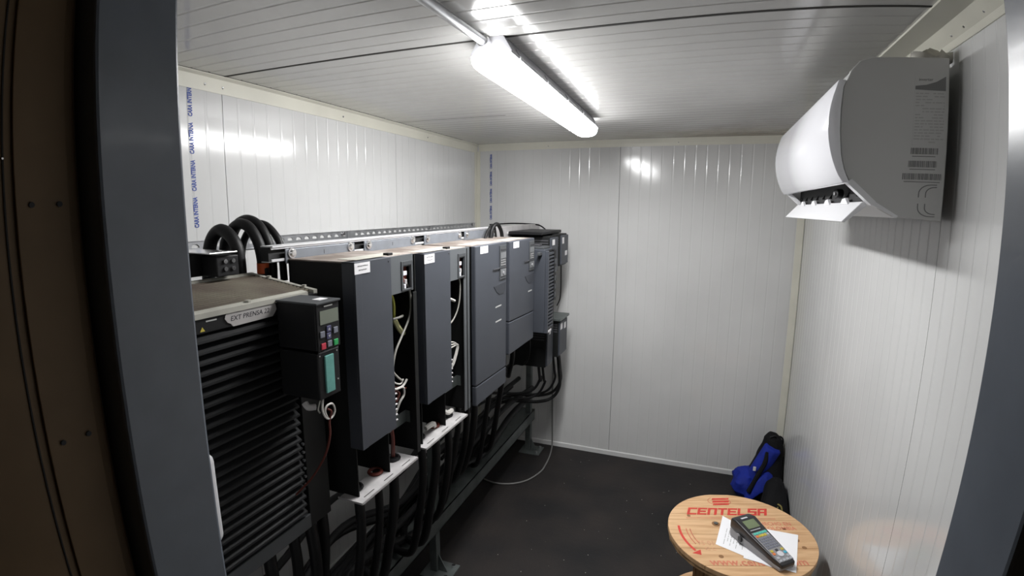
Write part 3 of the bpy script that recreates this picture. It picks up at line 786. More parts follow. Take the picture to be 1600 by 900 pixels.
def closed_drive(y0, y1, zt, zs0, zs1, zb, label, kp):
    """drive with full grey front: upper cover, slanted joint, lower cover, keypad at the far top corner"""
    xb, xf = XF + 0.006, -0.900
    t = thing('motor_drive', (xb, y0, zb), label, 'motor drive', 'closed grey motor drives')
    B(xb, xf - 0.022, y0 + 0.012, y1 - 0.004, zb + 0.01, zt - 0.004).build('chassis', M['chassis'], t, 0.002)
    B(xb, xf - 0.02, y0 + 0.006, y1 - 0.002, zt - 0.004, zt).build('top_plate', M['dusty'], t, 0.001)
    B(xf - 0.11, xf - 0.04, y0 + 0.05, y1 - 0.05, zt, zt + 0.001).build('dust_cover', M['edge'], t)
    g = 0.0015
    up_ = MB().prism([(y0, zs0 + g), (y1, zs1 + g), (y1, zt), (y0, zt)], 'x', xf - 0.022, xf).build('upper_cover', M['cover'], t, 0.005, seg=3)
    lo_ = MB().prism([(y0, zb), (y1, zb), (y1, zs1 - g), (y0, zs0 - g)], 'x', xf - 0.022, xf).build('lower_cover', M['cover'], t, 0.005, seg=3)
    lb_ = B(xf, xf + 0.001, y0 + 0.050, y0 + 0.128, zt - 0.036, zt - 0.005).build('label_sticker', M['paper'], up_)
    scribble(lb_, xf + 0.001, y0 + 0.065, y0 + 0.112, zt - 0.016, 4, seed=int(y0 * 100))
    scribble(lb_, xf + 0.001, y0 + 0.080, y0 + 0.105, zt - 0.026, 4, seed=int(y0 * 90))
    ky = y1 - 0.092
    k = B(xf, xf + 0.004, ky, y1 - 0.012, zt - 0.175, zt - 0.015).build('keypad', M['coverg'], t, 0.0015)
    B(xf + 0.004, xf + 0.006, ky + 0.010, y1 - 0.020, zt - 0.036, zt - 0.031).build('handle_slot', M['ink'], k)
    B(xf + 0.004, xf + 0.005, ky + 0.008, y1 - 0.018, zt - 0.076, zt - 0.048).build('display', M['kpad'], k)
    for r_ in range(3):
        for c_ in range(3):
            B(xf + 0.004, xf + 0.006, ky + 0.012 + c_ * 0.020, ky + 0.026 + c_ * 0.020, zt - 0.088 - r_ * 0.011, zt - 0.081 - r_ * 0.011).build('button', M['inkg'], k, 0.0008)
    B(xf + 0.0005, xf + 0.005, ky - 0.075, y1 - 0.012, zt - 0.121, zt - 0.117).build('groove_line', M['ink'], k)
    bt = B(xf + 0.004, xf + 0.006, ky + 0.008, y1 - 0.018, zt - 0.160, zt - 0.128).build('selector', M['kpad'], k, 0.001)
    MB().cyl((xf + 0.006, ky + 0.038, zt - 0.144), (1, 0, 0), 0.007, 0.003, 12).build('knob', M['devg'], bt)
    pk = MB().prism([(ky - 0.065, zt - 0.198), (y1 - 0.012, zt - 0.192), (y1 - 0.014, zt - 0.225), (y1 - 0.04, zt - 0.243), (ky + 0.0, zt - 0.243), (ky - 0.03, zt - 0.228)], 'x', xf, xf + 0.0015).build('grip_shade_plate', M['grip'], up_)  # flat plate, shade of a shallow recess painted as darker grey
    if kp:
        for z in (1.369, 1.299):
            MB().prism([(y1 - 0.135, z - 0.003), (y1 - 0.065, z - 0.003), (y1 - 0.065, z + 0.003), (y1 - 0.135, z + 0.003)], 'x', xf, xf + 0.0006).build('print', M['inkl'], up_)
    else:
        B(xf, xf + 0.0006, y1 - 0.10, y1 - 0.04, 1.372, 1.378).build('print', M['inkl'], up_)
    ear(t, y0 + 0.018, y1 + 0.0)
    return t
d4 = closed_drive(1.925, 2.278, 1.666, 1.054, 1.046, 0.962, 'tall closed grey drive with white label, its front reaching lowest', True)
d5 = closed_drive(2.320, 2.698, 1.662, 1.262, 1.250, 1.092, 'shorter closed grey drive with white label, farthest of the plain fronts', False)

# ---- louvred drive nearest the door
X1, Y10, Y11, Z10, Z11 = -0.990, 0.50, 1.085, 0.930, 1.602
d1 = thing('louvred_drive', (XF, Y10, Z10), 'black drive with louvred front and raised operator panel nearest the door', 'motor drive')
B(XF + 0.004, X1 - 0.016, Y10, Y11, Z10, Z11 - 0.020).build('chassis', M['chassis'], d1, 0.003)
B(X1 - 0.016, X1, Y10, Y11, 1.558, Z11 - 0.006).build('header', M['black'], d1, 0.002)
B(X1 - 0.016, X1, 1.0, Y11, Z10, 1.556).build('side_post', M['chassis'], d1, 0.002)
B(X1 - 0.016, X1 + 0.002, Y10, 1.0, Z10, 0.972).build('bottom_rail', M['coverg'], d1, 0.002)
ns = 24
for k in range(ns):
    z = 1.548 - k * 0.0241
    y1_ = 0.985 if k > 0 else 0.995
    MB().prism([(X1 - 0.016, z + 0.004), (X1 - 0.012, z + 0.007), (X1 + 0.006, z - 0.004), (X1 + 0.007, z - 0.009), (X1 + 0.002, z - 0.009)], 'y', Y10, y1_).build('slat', M['slat'], d1)
for k in range(6):
    MB().cyl((X1 + 0.001, 0.989, 1.19 - k * 0.0241), (1, 0, 0), 0.004, 0.006, 8).build('slat_clip', M['coverg'], d1)
# top: dusty grille in a pale frame, rising a little to the rear
def top_z(x):
    return Z11 + (X1 - x) * 0.14
XT = -1.235
tf = MB()
for (xa, xb_, ya, yb) in ((X1 - 0.018, X1 + 0.004, Y10, 1.045), (XT, XT + 0.012, Y10, Y11), (XT, X1, Y11 - 0.014, Y11)):
    vs = []
    for dz in (-0.010, 0.002):
        for x, y in ((xa, ya), (xb_, ya), (xb_, yb), (xa, yb)):
            vs.append((x, y, top_z(x) + dz))
    tf.add(vs, [(3, 2, 1, 0), (4, 5, 6, 7), (0, 1, 5, 4), (1, 2, 6, 5), (2, 3, 7, 6), (3, 0, 4, 7)])
tfo = tf.build('top_frame', M['edge'], d1)
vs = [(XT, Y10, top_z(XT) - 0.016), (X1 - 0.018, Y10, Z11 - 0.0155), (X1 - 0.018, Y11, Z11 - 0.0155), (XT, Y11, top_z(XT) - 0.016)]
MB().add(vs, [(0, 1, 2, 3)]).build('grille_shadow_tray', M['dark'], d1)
gr = MB()
nx, ny = 15, 30
for i in range(nx):
    x = X1 - 0.020 - i * (X1 - 0.020 - XT - 0.012) / nx
    gr.tube([(x, Y10, top_z(x) - 0.003), (x, Y11 - 0.012, top_z(x) - 0.003)], 0.0040, 6, 0)
for j in range(ny):
    y = Y10 + 0.006 + j * (Y11 - Y10 - 0.02) / ny
    gr.tube([(X1 - 0.018, y, top_z(X1 - 0.018) - 0.005), (XT + 0.01, y, top_z(XT + 0.01) - 0.005)], 0.0020, 4, 0)
o = gr.build('top_grille', M['grille'], d1); o['kind'] = 'stuff'
for x, y in ((-1.03, 1.078), (-1.16, 1.078), (X1 - 0.008, 0.86)):
    MB().cyl((x, y, top_z(x)), (0, 0, 1), 0.007, 0.007, 6).build('top_bolt', M['edge'], tfo)
# hand-lettered tape label, torn ends
tp = [(0.792, 1.570), (0.800, 1.566), (0.806, 1.5585), (0.922, 1.560), (0.930, 1.568), (0.936, 1.576), (0.933, 1.588), (0.926, 1.5975), (0.80, 1.5965), (0.788, 1.589), (0.785, 1.580)]
lab = MB().prism(tp, 'x', X1 + 0.0005, X1 + 0.002).build('tape_label', M['tape'], d1)
text_mesh('lettering', 'EXT PRENSA 22', 0.016, (X1 + 0.0022, 0.799, 1.572), (0, 1, 0), (0, 0, 1), M['ink'], lab, width=0.112, shear=0.2)
MB().prism([(0.722, 1.563), (0.734, 1.563), (0.728, 1.573)], 'x', X1, X1 + 0.0008).build('warning_triangle', M['key_y'], d1)
B(X1, X1 + 0.0008, 0.738, 0.765, 1.582, 1.585).build('print', M['inkl'], d1)
# operator panel
HX, HY0, HY1, HZ0, HZ1 = -0.860, 0.936, 1.016, 1.352, 1.600
hm = B(X1 + 0.001, HX - 0.004, HY0, HY1, 1.478, HZ1 - 0.006).build('operator_panel', M['black'], d1, 0.003)
B(X1 - 0.02, HX + 0.004, HY0 - 0.004, HY1 + 0.004, HZ1 - 0.006, HZ1 - 0.001).build('hood_plate', M['coverg'], hm, 0.001)
B(HX - 0.045, HX - 0.02, HY0 + 0.035, HY1 - 0.015, HZ1 - 0.001, HZ1).build('print', M['label'], hm)
B(HX - 0.004, HX, HY0, HY1, 1.478, HZ1 - 0.007).build('face', M['black'], hm, 0.001)
B(HX, HX + 0.001, HY0 + 0.026, HY0 + 0.056, 1.5855, 1.589).build('print', M['inkl'], hm)
B(HX, HX + 0.0012, HY0 + 0.010, HY1 - 0.004, 1.543, 1.577).build('display', M['lcd'], hm)
for yy, zz, mt in ((0.951, 1.519, 'key_g'), (0.974, 1.529, 'key_n'), (0.973, 1.511, 'key_n'), (0.999, 1.521, 'key_g'), (0.953, 1.489, 'key_r'), (0.975, 1.491, 'key_g'), (0.998, 1.4895, 'key_gr')):
    B(HX, HX + 0.003, yy - 0.008, yy + 0.008, zz - 0.008, zz + 0.008).build('button', M[mt], hm, 0.0015)
for zz, s in ((1.529, 1), (1.511, -1)):
    MB().prism([(0.970, zz - 0.003 * s), (0.978, zz - 0.003 * s), (0.974, zz + 0.004 * s)], 'x', HX + 0.003, HX + 0.0034).build('arrow', M['key_l'], hm)
ls = B(X1 + 0.001, HX - 0.004, HY0, HY1 - 0.002, HZ0, 1.472).build('terminal_module', M['black'], d1, 0.003)
B(HX - 0.004, HX + 0.001, 0.957, 0.988, 1.366, 1.462).build('teal_strip', M['teal'], ls, 0.001)
B(HX - 0.004, HX + 0.0, 0.938, 1.008, 1.4725, 1.4765).build('joint_bar', M['coverg'], ls)
for yy, zz in ((0.942, 1.466), (1.004, 1.466), (1.004, 1.39)):
    MB().cyl((HX - 0.004, yy, zz), (1, 0, 0), 0.002, 0.002, 8).build('screw_head', M['plate'], ls)
MB().tube([(-0.905, 0.925, 1.345), (-0.895, 0.925, 1.335), (-0.885, 0.94, 1.332)], 0.008, 8, 4).build('cable_plug', M['plate'], d1, smooth=True)
wire(d1, [(-0.872, 0.955, 1.356), (-0.868, 0.945, 1.325), (-0.868, 0.958, 1.298), (-0.868, 0.978, 1.293), (-0.868, 0.990, 1.308), (-0.868, 0.982, 1.328), (-0.868, 0.962, 1.330), (-0.868, 0.954, 1.318), (-0.87, 0.965, 1.293)], 0.0028, 'wirew')
wire(d1, [(-0.875, 0.950, 1.356), (-0.872, 0.935, 1.330), (-0.872, 0.940, 1.318)], 0.002, 'wireg')
wire(d1, [(-0.868, 0.962, 1.322), (-0.866, 0.974, 1.310), (-0.868, 0.967, 1.285), (-0.868, 0.966, 1.248), (-0.885, 0.962, 1.19), (-0.93, 0.958, 1.12), (-0.985, 0.95, 1.06)], 0.003, 'wirer')

# terminal block and cables on top of the louvred drive
tb = thing('terminal_block', (-1.28, 0.90, 1.64), 'black terminal block with flat metal strip standing behind the louvred drive top', 'terminal block')
B(-1.330, -1.245, 0.86, 0.96, 1.645, 1.706).build('housing', M['black'], tb, 0.003)
B(-1.335, -1.17, 0.90, 0.985, 1.7075, 1.7115).build('metal_strip', M['steel'], tb, 0.001)
B(-1.243, -1.185, 0.93, 1.0, 1.645, 1.700).build('contact_carrier', M['black'], tb, 0.003)
for zz in (1.665, 1.685):
    MB().cyl((-1.185, 0.955, zz), (1, 0, 0), 0.006, 0.005, 10).build('screw_head', M['steel'], tb)
    MB().cyl((-1.185, 0.98, zz), (1, 0, 0), 0.006, 0.005, 10).build('screw_head', M['steel'], tb)
MB().cyl((-1.3, 0.858, 1.67), (0, -1, 0), 0.012, 0.003, 14).build('button', M['label'], tb)
def cable(name, pts, r, label, group, mat='rubber'):
    o = MB().tube(pts, r, 10, 8).build(name, M[mat], smooth=True)
    return tag(o, label, 'cable', group)
GA = 'thick black cables arching over the louvred drive'
ca = thing('power_cable', (-1.32, 1.05, 1.62), 'thick black cable arching nearest the door jamb over the louvred drive', 'cable', GA)
MB().tube([(-1.395, 1.06, 1.55), (-1.388, 1.06, 1.644), (-1.378, 1.06, 1.698), (-1.358, 1.06, 1.740), (-1.320, 1.06, 1.762), (-1.280, 1.06, 1.742), (-1.257, 1.06, 1.698), (-1.252, 1.06, 1.600)], 0.0185, 12, 8).build('sheath', M['rubber'], ca, smooth=True)
cb = thing('power_cable', (-1.29, 1.115, 1.62), 'thick black cable with an orange tape band beside the louvred drive', 'cable', GA)
MB().tube([(-1.40, 1.125, 1.55), (-1.385, 1.12, 1.70), (-1.35, 1.12, 1.755), (-1.310, 1.12, 1.778), (-1.270, 1.12, 1.765), (-1.238, 1.12, 1.72), (-1.226, 1.12, 1.66), (-1.228, 1.12, 1.590)], 0.0165, 12, 8).build('sheath', M['rubber'], cb, smooth=True)
MB().tube([(-1.2262, 1.12, 1.663), (-1.227, 1.12, 1.632)], 0.0175, 12, 0).build('tape_band', M['orange'], cb, smooth=True)
cc = thing('power_cable', (-1.27, 1.16, 1.62), 'thick black cable arching highest over the louvred drive', 'cable', GA)
MB().tube([(-1.42, 1.17, 1.55), (-1.41, 1.165, 1.70), (-1.375, 1.16, 1.768), (-1.325, 1.16, 1.790), (-1.275, 1.16, 1.770), (-1.243, 1.16, 1.72), (-1.232, 1.16, 1.66), (-1.234, 1.16, 1.590)], 0.0155, 12, 8).build('sheath', M['rubber'], cc, smooth=True)
cd_ = thing('power_cable', (-1.24, 1.175, 1.62), 'slimmer black cable closest to the open drive in the arching bundle', 'cable', GA)
MB().tube([(-1.42, 1.20, 1.55), (-1.40, 1.20, 1.70), (-1.35, 1.20, 1.765), (-1.300, 1.20, 1.775), (-1.255, 1.20, 1.745), (-1.232, 1.20, 1.70), (-1.226, 1.20, 1.60)], 0.0115, 12, 8).build('sheath', M['rubber'], cd_, smooth=True)

# ---- small drives at the far end
d6 = thing('finned_drive', (-1.146, 2.76, 1.10), 'narrow dark drive with a vented edge beside the last plain grey drive', 'motor drive')
xf6 = -0.838
B(-1.146, xf6 - 0.02, 2.765, 2.905, 1.105, 1.592).build('chassis', M['cover'], d6, 0.004)
B(xf6 - 0.02, xf6, 2.765, 2.784, 1.105, 1.585).build('front_edge', M['cover'], d6, 0.003)
B(xf6 - 0.025, xf6 - 0.012, 2.784, 2.93, 1.105, 1.585).build('vent_panel', M['black'], d6)
for k in range(22):
    z = 1.567 - k * 0.0205
    B(xf6 - 0.012, xf6 - 0.002, 2.786, 2.885, z - 0.006, z + 0.005).build('fin', M['cover'], d6)
B(xf6 - 0.012, xf6 - 0.002, 2.892, 2.93, 1.28, 1.58).build('terminal_cover', M['black'], d6)
for k in range(5):
    B(xf6 - 0.002, xf6 + 0.003, 2.897, 2.925, 1.50 - k * 0.05, 1.53 - k * 0.05).build('terminal', M['coverg'], d6, 0.001)
B(-1.10, xf6 - 0.03, 2.78, 2.89, 1.592, 1.606).build('top_cap', M['coverg'], d6, 0.003)
B(xf6 - 0.11, xf6 - 0.06, 2.785, 2.83, 1.606, 1.618).build('top_slot', M['ink'], d6, 0.001)
B(xf6 - 0.002, xf6, 2.79, 2.85, 1.107, 1.12).build('label_sticker', M['label'], d6)
B(-0.892, -0.874, 2.72, 2.762, 1.56, 1.578).build('side_lug', M['coverg'], d6, 0.002)

def small_drive(x0, x1, y0, y1, z0, z1, label, stickers):
    t = thing('compact_drive', (x0, y0, z0), label, 'motor drive', 'compact drives by the end wall')
    B(x0, x1 - 0.012, y0, y1, z0, z1).build('body', M['chassis'], t, 0.004)
    B(x1 - 0.012, x1, y0 + 0.002, y1 - 0.002, z0 + 0.01, z1 - 0.008).build('front_cover', M['cover'], t, 0.003)
    for (ya, yb, za, zb_) in stickers:
        B(x1, x1 + 0.001, ya, yb, za, zb_).build('label_sticker', M['label'], t)
    for k in range(4):
        B(x0 + 0.03, x1 - 0.02, y0 - 0.002, y0 + 0.001, z1 - 0.03 - k * 0.016, z1 - 0.022 - k * 0.016).build('side_vent', M['ink'], t)
    return t
small_drive(-1.146, -0.885, 2.975, 3.130, 1.42, 1.655, 'dark compact drive in the upper row, just behind the vented drive', [(3.00, 3.05, 1.60, 1.635)])
small_drive(-1.146, -0.872, 3.165, 3.330, 1.455, 1.662, 'dark compact drive in the upper row, touching close to the end wall', [(3.18, 3.22, 1.60, 1.64), (3.25, 3.30, 1.52, 1.55)])
B_ = B(-1.146, -0.93, 2.93, 3.36, 1.663, 1.683).build('cover_bar', M['black'], bevel=0.004)
tag(B_, 'long dark bar lying across the tops of the far compact drives', 'bar')
small_drive(-1.146, -0.895, 2.965, 3.090, 0.83, 1.085, 'dark compact drive in the lower row, under the vented drive', [(3.0, 3.03, 1.04, 1.07)])
small_drive(-1.146, -0.858, 3.12, 3.30, 0.86, 1.105, 'dark compact drive in the lower row with two stickers, by the end wall', [(3.13, 3.175, 1.045, 1.085), (3.22, 3.26, 1.035, 1.075)])
pb = B(-1.12, -0.850, 3.10, 3.32, 1.107, 1.122).build('mounting_bracket', M['galvd'], bevel=0.002)
tag(pb, 'flat grey bracket above the lower compact drive by the end wall', 'bracket')

# ---- cables
GL = 'black cable loops hanging under the compact drives'
LBL = 'black cable looping down under the compact drives'
for k, (x, y, z0, zz, xx, rr_) in enumerate(((-0.900, 3.22, 0.87, 0.50, -1.24, 0.011), (-0.905, 3.26, 0.87, 0.53, -1.22, 0.010), (-0.925, 3.19, 0.87, 0.56, -1.20, 0.008), (-0.95, 3.04, 0.84, 0.58, -1.26, 0.008), (-0.97, 3.02, 0.84, 0.62, -1.28, 0.009))):
    cable('loop_cable', [(x, y, z0), (x + 0.012, y + 0.01, z0 - 0.12), (x + 0.015, y + 0.02, zz + 0.12), (x - 0.035, y + 0.02, zz + 0.03), (x - 0.13, y - 0.02, zz), (xx, y - 0.14, zz + 0.01), (xx - 0.08, y - 0.40, zz - 0.04), (xx - 0.12, y - 0.8, zz - 0.12)], rr_, LBL, GL)
cable('loop_cable', [(-0.985, 2.83, 1.11), (-0.97, 2.84, 1.02), (-1.0, 2.90, 0.90), (-1.06, 2.98, 0.83), (-1.15, 3.05, 0.80), (-1.20, 3.0, 0.72)], 0.007, LBL, GL)
cable('loop_cable', [(-0.95, 2.50, 1.10), (-0.955, 2.51, 1.02), (-0.99, 2.56, 0.92), (-1.04, 2.66, 0.86), (-1.13, 2.78, 0.90), (-1.22, 2.82, 1.02), (-1.30, 2.84, 1.2)], 0.013, LBL, GL)
rnd = random.Random(11)
hang = [(y, -0.968, 0.955, 'the first open drive with an empty keypad bay') for y in (1.185, 1.285, 1.378)] + [(y, -0.968, 0.96, 'the second open drive with an empty keypad bay') for y in (1.565, 1.675, 1.775)]
hang += [(1.03, -1.03, 0.94, 'the black louvred drive'), (1.10, -1.05, 0.96, 'the black louvred drive')]
hang += [(y, -1.03, 0.97, 'the tall closed grey drive') for y in (2.0, 2.08, 2.17)] + [(y, -1.03, 1.10, 'the shorter closed grey drive') for y in (2.40, 2.55)] + [(y, -1.06, 0.93, 'the black louvred drive') for y in (0.72, 0.80, 0.90, 0.99)]
for i, (y, x, z, under) in enumerate(hang):
    j = rnd.uniform(-0.03, 0.03); e = 0.33 + rnd.uniform(-0.03, 0.06)
    cable('power_cable', [(x, y, z + 0.01), (x + 0.005, y + j * 0.4, z - 0.15), (x - 0.02, y + j, z - 0.33), (x - 0.10, y + j + 0.05, e + 0.08), (-1.25, y + 0.18 + j, e), (-1.33, y + 0.5, e - 0.02), (-1.37, y + 0.95 + j, e - 0.02)],
          rnd.choice((0.014, 0.016, 0.018)), 'black power cable hanging below ' + under, 'black power cables below ' + under)
for k, (z, x, w, lab_) in enumerate(((0.50, -1.30, 0.016, 'upper added black cable darkening the wall under the drives'), (0.62, -1.34, 0.014, 'thin added black cable, highest of those darkening the wall under the drives'), (0.43, -1.36, 0.018, 'thick added black cable nearest the left wall, darkening it under the drives'), (0.36, -1.22, 0.02, 'lowest thick added black cable, darkening the wall just above the lower beam'))):  # extra cables added to darken the wall below the drives
    cable('trunk_cable', [(x, 0.66, z), (x + 0.02, 1.1, z - 0.05), (x - 0.01, 1.5, z + 0.03), (x + 0.03, 1.9, z - 0.06), (x, 2.3, z + 0.01), (x + 0.02, 2.7, z - 0.03), (x + 0.03, 3.1, z + 0.05), (x + 0.06, 3.4, z + 0.08)], w, lab_, None)
cable('trunk_cable', [(-1.28, 0.62, 0.40), (-1.26, 1.3, 0.36), (-1.24, 2.0, 0.38), (-1.22, 2.6, 0.45), (-1.18, 3.0, 0.52), (-1.1, 3.3, 0.56)], 0.018, 'thick black trunk cable running along the lower beam', None)
cable('jumper_cable', [(-1.105, 2.560, 1.655), (-1.105, 2.575, 1.705), (-1.10, 2.61, 1.733), (-1.10, 2.655, 1.730), (-1.10, 2.70, 1.69), (-1.10, 2.715, 1.64)], 0.011, 'short black cable hoop above the farthest plain grey drive', None)
cable('jumper_cable', [(-1.115, 2.50, 1.655), (-1.115, 2.54, 1.700), (-1.115, 2.585, 1.728), (-1.115, 2.635, 1.722), (-1.115, 2.665, 1.64)], 0.006, 'thin black cable hoop inside the larger hoop above the far drive', None)
cable('signal_cable', [(-1.52, 3.50, 1.702), (-1.342, 3.5, 1.713), (-1.194, 3.48, 1.712), (-1.121, 3.46, 1.705), (-1.07, 3.42, 1.685), (-1.03, 3.36, 1.665), (-1.0, 3.30, 1.66)], 0.005, 'thin black cable running from the wall rail over to the far drives', None)
cable('signal_cable', [(-0.985, 3.545, 1.64), (-0.985, 3.565, 1.45), (-0.985, 3.57, 1.20), (-0.99, 3.50, 1.13)], 0.004, 'thin black cable dropping down the end wall beside the far drives', None)
gc = cable('loose_cable', [(-1.02, 3.50, 0.83), (-1.025, 3.565, 0.708), (-1.03, 3.575, 0.402), (-1.02, 3.565, 0.06), (-1.005, 3.50, 0.008), (-0.984, 3.368, 0.006), (-0.975, 3.24, 0.006), (-0.978, 3.148, 0.006), (-1.024, 3.01, 0.006), (-1.108, 2.923, 0.006), (-1.22, 2.89, 0.006), (-1.34, 2.93, 0.006), (-1.40, 3.05, 0.006)], 0.0055, 'loose pale grey cable falling down the end wall and curling across the floor', None, 'cableg')

# ================================================================ CABLE DRUM WITH PAPERS AND LABEL PRINTER
SC = Vector((0.235, 2.113, 0.0)); SR = math.radians(17.3); TOP = 0.49
drum = thing('cable_drum', SC, 'round wooden cable drum used as a table with red printing', 'cable drum', rz=SR)
def circle_plank(v0, v1, r, z0, z1):
    pts = []
    n = 10
    a0, a1 = math.asin(max(-1, min(1, v0 / r))), math.asin(max(-1, min(1, v1 / r)))
    for k in range(n + 1):
        a = a0 + (a1 - a0) * k / n
        pts.append((r * math.cos(a), r * math.sin(a)))
    for k in range(n + 1):
        a = a1 + (a0 - a1) * k / n
        pts.append((-r * math.cos(a), r * math.sin(a)))
    return MB().prism(pts, 'z', z0, z1)
cuts = [-0.299, -0.21, -0.105, -0.012, 0.092, 0.135, 0.225, 0.299]
for zt_, zl in ((TOP, TOP - 0.036), (0.075, 0.0)):
    fl = circle_plank(-0.298, 0.298, 0.300, zl, zt_ - 0.020).build('flange', M['woodd'], drum, local=True)
    for a, b in zip(cuts, cuts[1:]):
        circle_plank(a + 0.0007, b - 0.0007, 0.301, zt_ - 0.020, zt_).build('plank', M['wood'], fl, 0.0012, local=True, seg=1)
rg = []
for z in (0.075, TOP - 0.036):
    rg.append([(0.175 * math.cos(2 * PI * k / 32), 0.175 * math.sin(2 * PI * k / 32), z) for k in range(32)])
MB().loft(rg).build('core', M['woodd'], drum, local=True, smooth=True)
for k in range(16):
    a = 2 * PI * k / 16
    MB().tube([(0.176 * math.cos(a), 0.176 * math.sin(a), 0.076), (0.176 * math.cos(a), 0.176 * math.sin(a), TOP - 0.037)], 0.0022, 4, 0).build('stave_joint', M['knot'], drum, local=True)
zt_ = TOP + 0.0004
# arbor hole with a steel washer and nut
WX, WY = -0.088, 0.062
ah = MB().cyl((WX, WY, TOP - 0.002), (0, 0, 1), 0.017, 0.0035, 20).build('washer', M['knot'], drum, local=True)
MB().cyl((WX, WY, TOP + 0.0015), (0, 0, 1), 0.009, 0.004, 6).build('nut', M['galvd'], ah, local=True)
for x, y, r_ in ((-0.135, -0.155, 0.010), (0.20, 0.03, 0.008), (0.215, -0.05, 0.012), (0.225, -0.10, 0.010), (0.06, 0.10, 0.009), (-0.19, 0.12, 0.008)):
    MB().cyl((x, y, TOP - 0.001), (0, 0, 1), r_, 0.0014, 14).build('knot', M['knot'], drum, local=True)
# stroke lettering: square italic capitals
GLY = {
    'C': [[(1, 1), (0, 1), (0, 0), (1, 0)]],
    'E': [[(1, 1), (0, 1), (0, 0), (1, 0)], [(0, .5), (.85, .5)]],
    'N': [[(0, 0), (0, 1), (1, 1), (1, 0)]],
    'T': [[(0, 1), (1, 1)], [(.5, 1), (.5, 0)]],
    'L': [[(0, 1), (0, 0), (1, 0)]],
    'S': [[(1, 1), (0, 1), (0, .5), (1, .5), (1, 0), (0, 0)]],
    'A': [[(0, 0), (0, 1), (1, 1), (1, 0)], [(0, .42), (1, .42)]],
}
def stroke_text(body, x, y, w, h, adv, sw, shear, mat, parent):
    for ch in body:
        m = MB()
        for pl in GLY[ch]:
            for (a, b) in zip(pl, pl[1:]):
                p = Vector((x + a[0] * w, y + a[1] * h)); q = Vector((x + b[0] * w, y + b[1] * h))
                x0, x1 = min(p.x, q.x) - sw / 2, max(p.x, q.x) + sw / 2
                y0, y1 = min(p.y, q.y) - sw * 0.45, max(p.y, q.y) + sw * 0.45
                dz = 0.0002 * random.random()
                qd = [(x0, y0), (x1, y0), (x1, y1), (x0, y1)]
                m.prism([(u + (v - (y)) * shear, v) for u, v in qd], 'z', zt_ - 0.0004, zt_ + 0.0003 + dz)
        m.build('lettering', M[mat], parent, local=True)
        x += adv
stroke_text('CENTELSA', -0.188, 0.135, 0.0300, 0.043, 0.0452, 0.0120, 0.40, 'red', drum)
# emblem: three slanted bars inside an open ring
for k in range(3):
    y = 0.207 + k * 0.022
    MB().prism([(-0.056 + k * 0.004, y), (0.020 + k * 0.006, y + 0.004), (0.027 + k * 0.006, y + 0.019), (-0.049 + k * 0.004, y + 0.015)], 'z', zt_ - 0.0004, zt_ + 0.0003).build('emblem_bar', M['red'], drum, local=True)
for a0, a1 in ((125, 235), (-55, 55)):
    pts = [(-0.016 + 0.052 * math.cos(math.radians(a0 + (a1 - a0) * k / 10)), 0.241 + 0.034 * math.sin(math.radians(a0 + (a1 - a0) * k / 10)), zt_) for k in range(11)]
    MB().tube(pts, 0.0014, 4, 0).build('emblem_ring', M['redf'], drum, local=True)
B(-0.205, 0.19, 0.1065, 0.1085, zt_ - 0.0003, zt_ + 0.0002).build('printed_line', M['redf'], drum, local=True)
B(-0.205, 0.19, 0.100, 0.101, zt_ - 0.0003, zt_ + 0.0002).build('printed_line', M['redf'], drum, local=True)
text_mesh('lettering', 'www.centelsa.com', 0.058, (-0.19, -0.208, zt_), (1, 0, 0), (0, 1, 0), M['redf'], drum, bold=0.0010, width=0.385, local=True)
text_mesh('lettering', 'HECHO EN', 0.034, (0.105, 0.055, zt_), (1, 0, 0), (0, 1, 0), M['redf'], drum, bold=0.0006, width=0.135, local=True)
text_mesh('lettering', 'COLOMBIA', 0.034, (0.105, 0.022, zt_), (1, 0, 0), (0, 1, 0), M['redf'], drum, bold=0.0006, width=0.145, local=True)
text_mesh('lettering', '75 01', 0.040, (-0.205, -0.085, zt_), (1, 0, 0), (0, 1, 0), M['stamp'], drum, width=0.062, local=True)
text_mesh('lettering', '42 C', 0.026, (-0.188, -0.118, zt_), (1, 0, 0), (0, 1, 0), M['stamp'], drum, width=0.045, local=True)
# rolling-direction arrow along the rim
arc = [math.radians(170 + 38 * k / 8) for k in range(9)]
inner = [(0.252 * math.cos(a), 0.252 * math.sin(a)) for a in arc]; outer = [(0.262 * math.cos(a), 0.262 * math.sin(a)) for a in arc]
MB().prism(outer + inner[::-1], 'z', zt_ - 0.0004, zt_ + 0.0003).build('arrow_stroke', M['red'], drum, local=True)
ae = math.radians(211)
MB().prism([(0.235 * math.cos(ae - .03), 0.235 * math.sin(ae - .03)), (0.279 * math.cos(ae - .03), 0.279 * math.sin(ae - .03)), (0.257 * math.cos(ae + .07), 0.257 * math.sin(ae + .07))], 'z', zt_ - 0.0004, zt_ + 0.0003).build('arrow_head', M['red'], drum, local=True)
for q in range(2):
    pts = [(( 0.228 - q * 0.016) * math.cos(math.radians(174 + 26 * k / 8)), (0.228 - q * 0.016) * math.sin(math.radians(174 + 26 * k / 8)), zt_) for k in range(9)]
    MB().tube(pts, 0.0022, 4, 0).build('printed_line', M['redf'], drum, local=True)

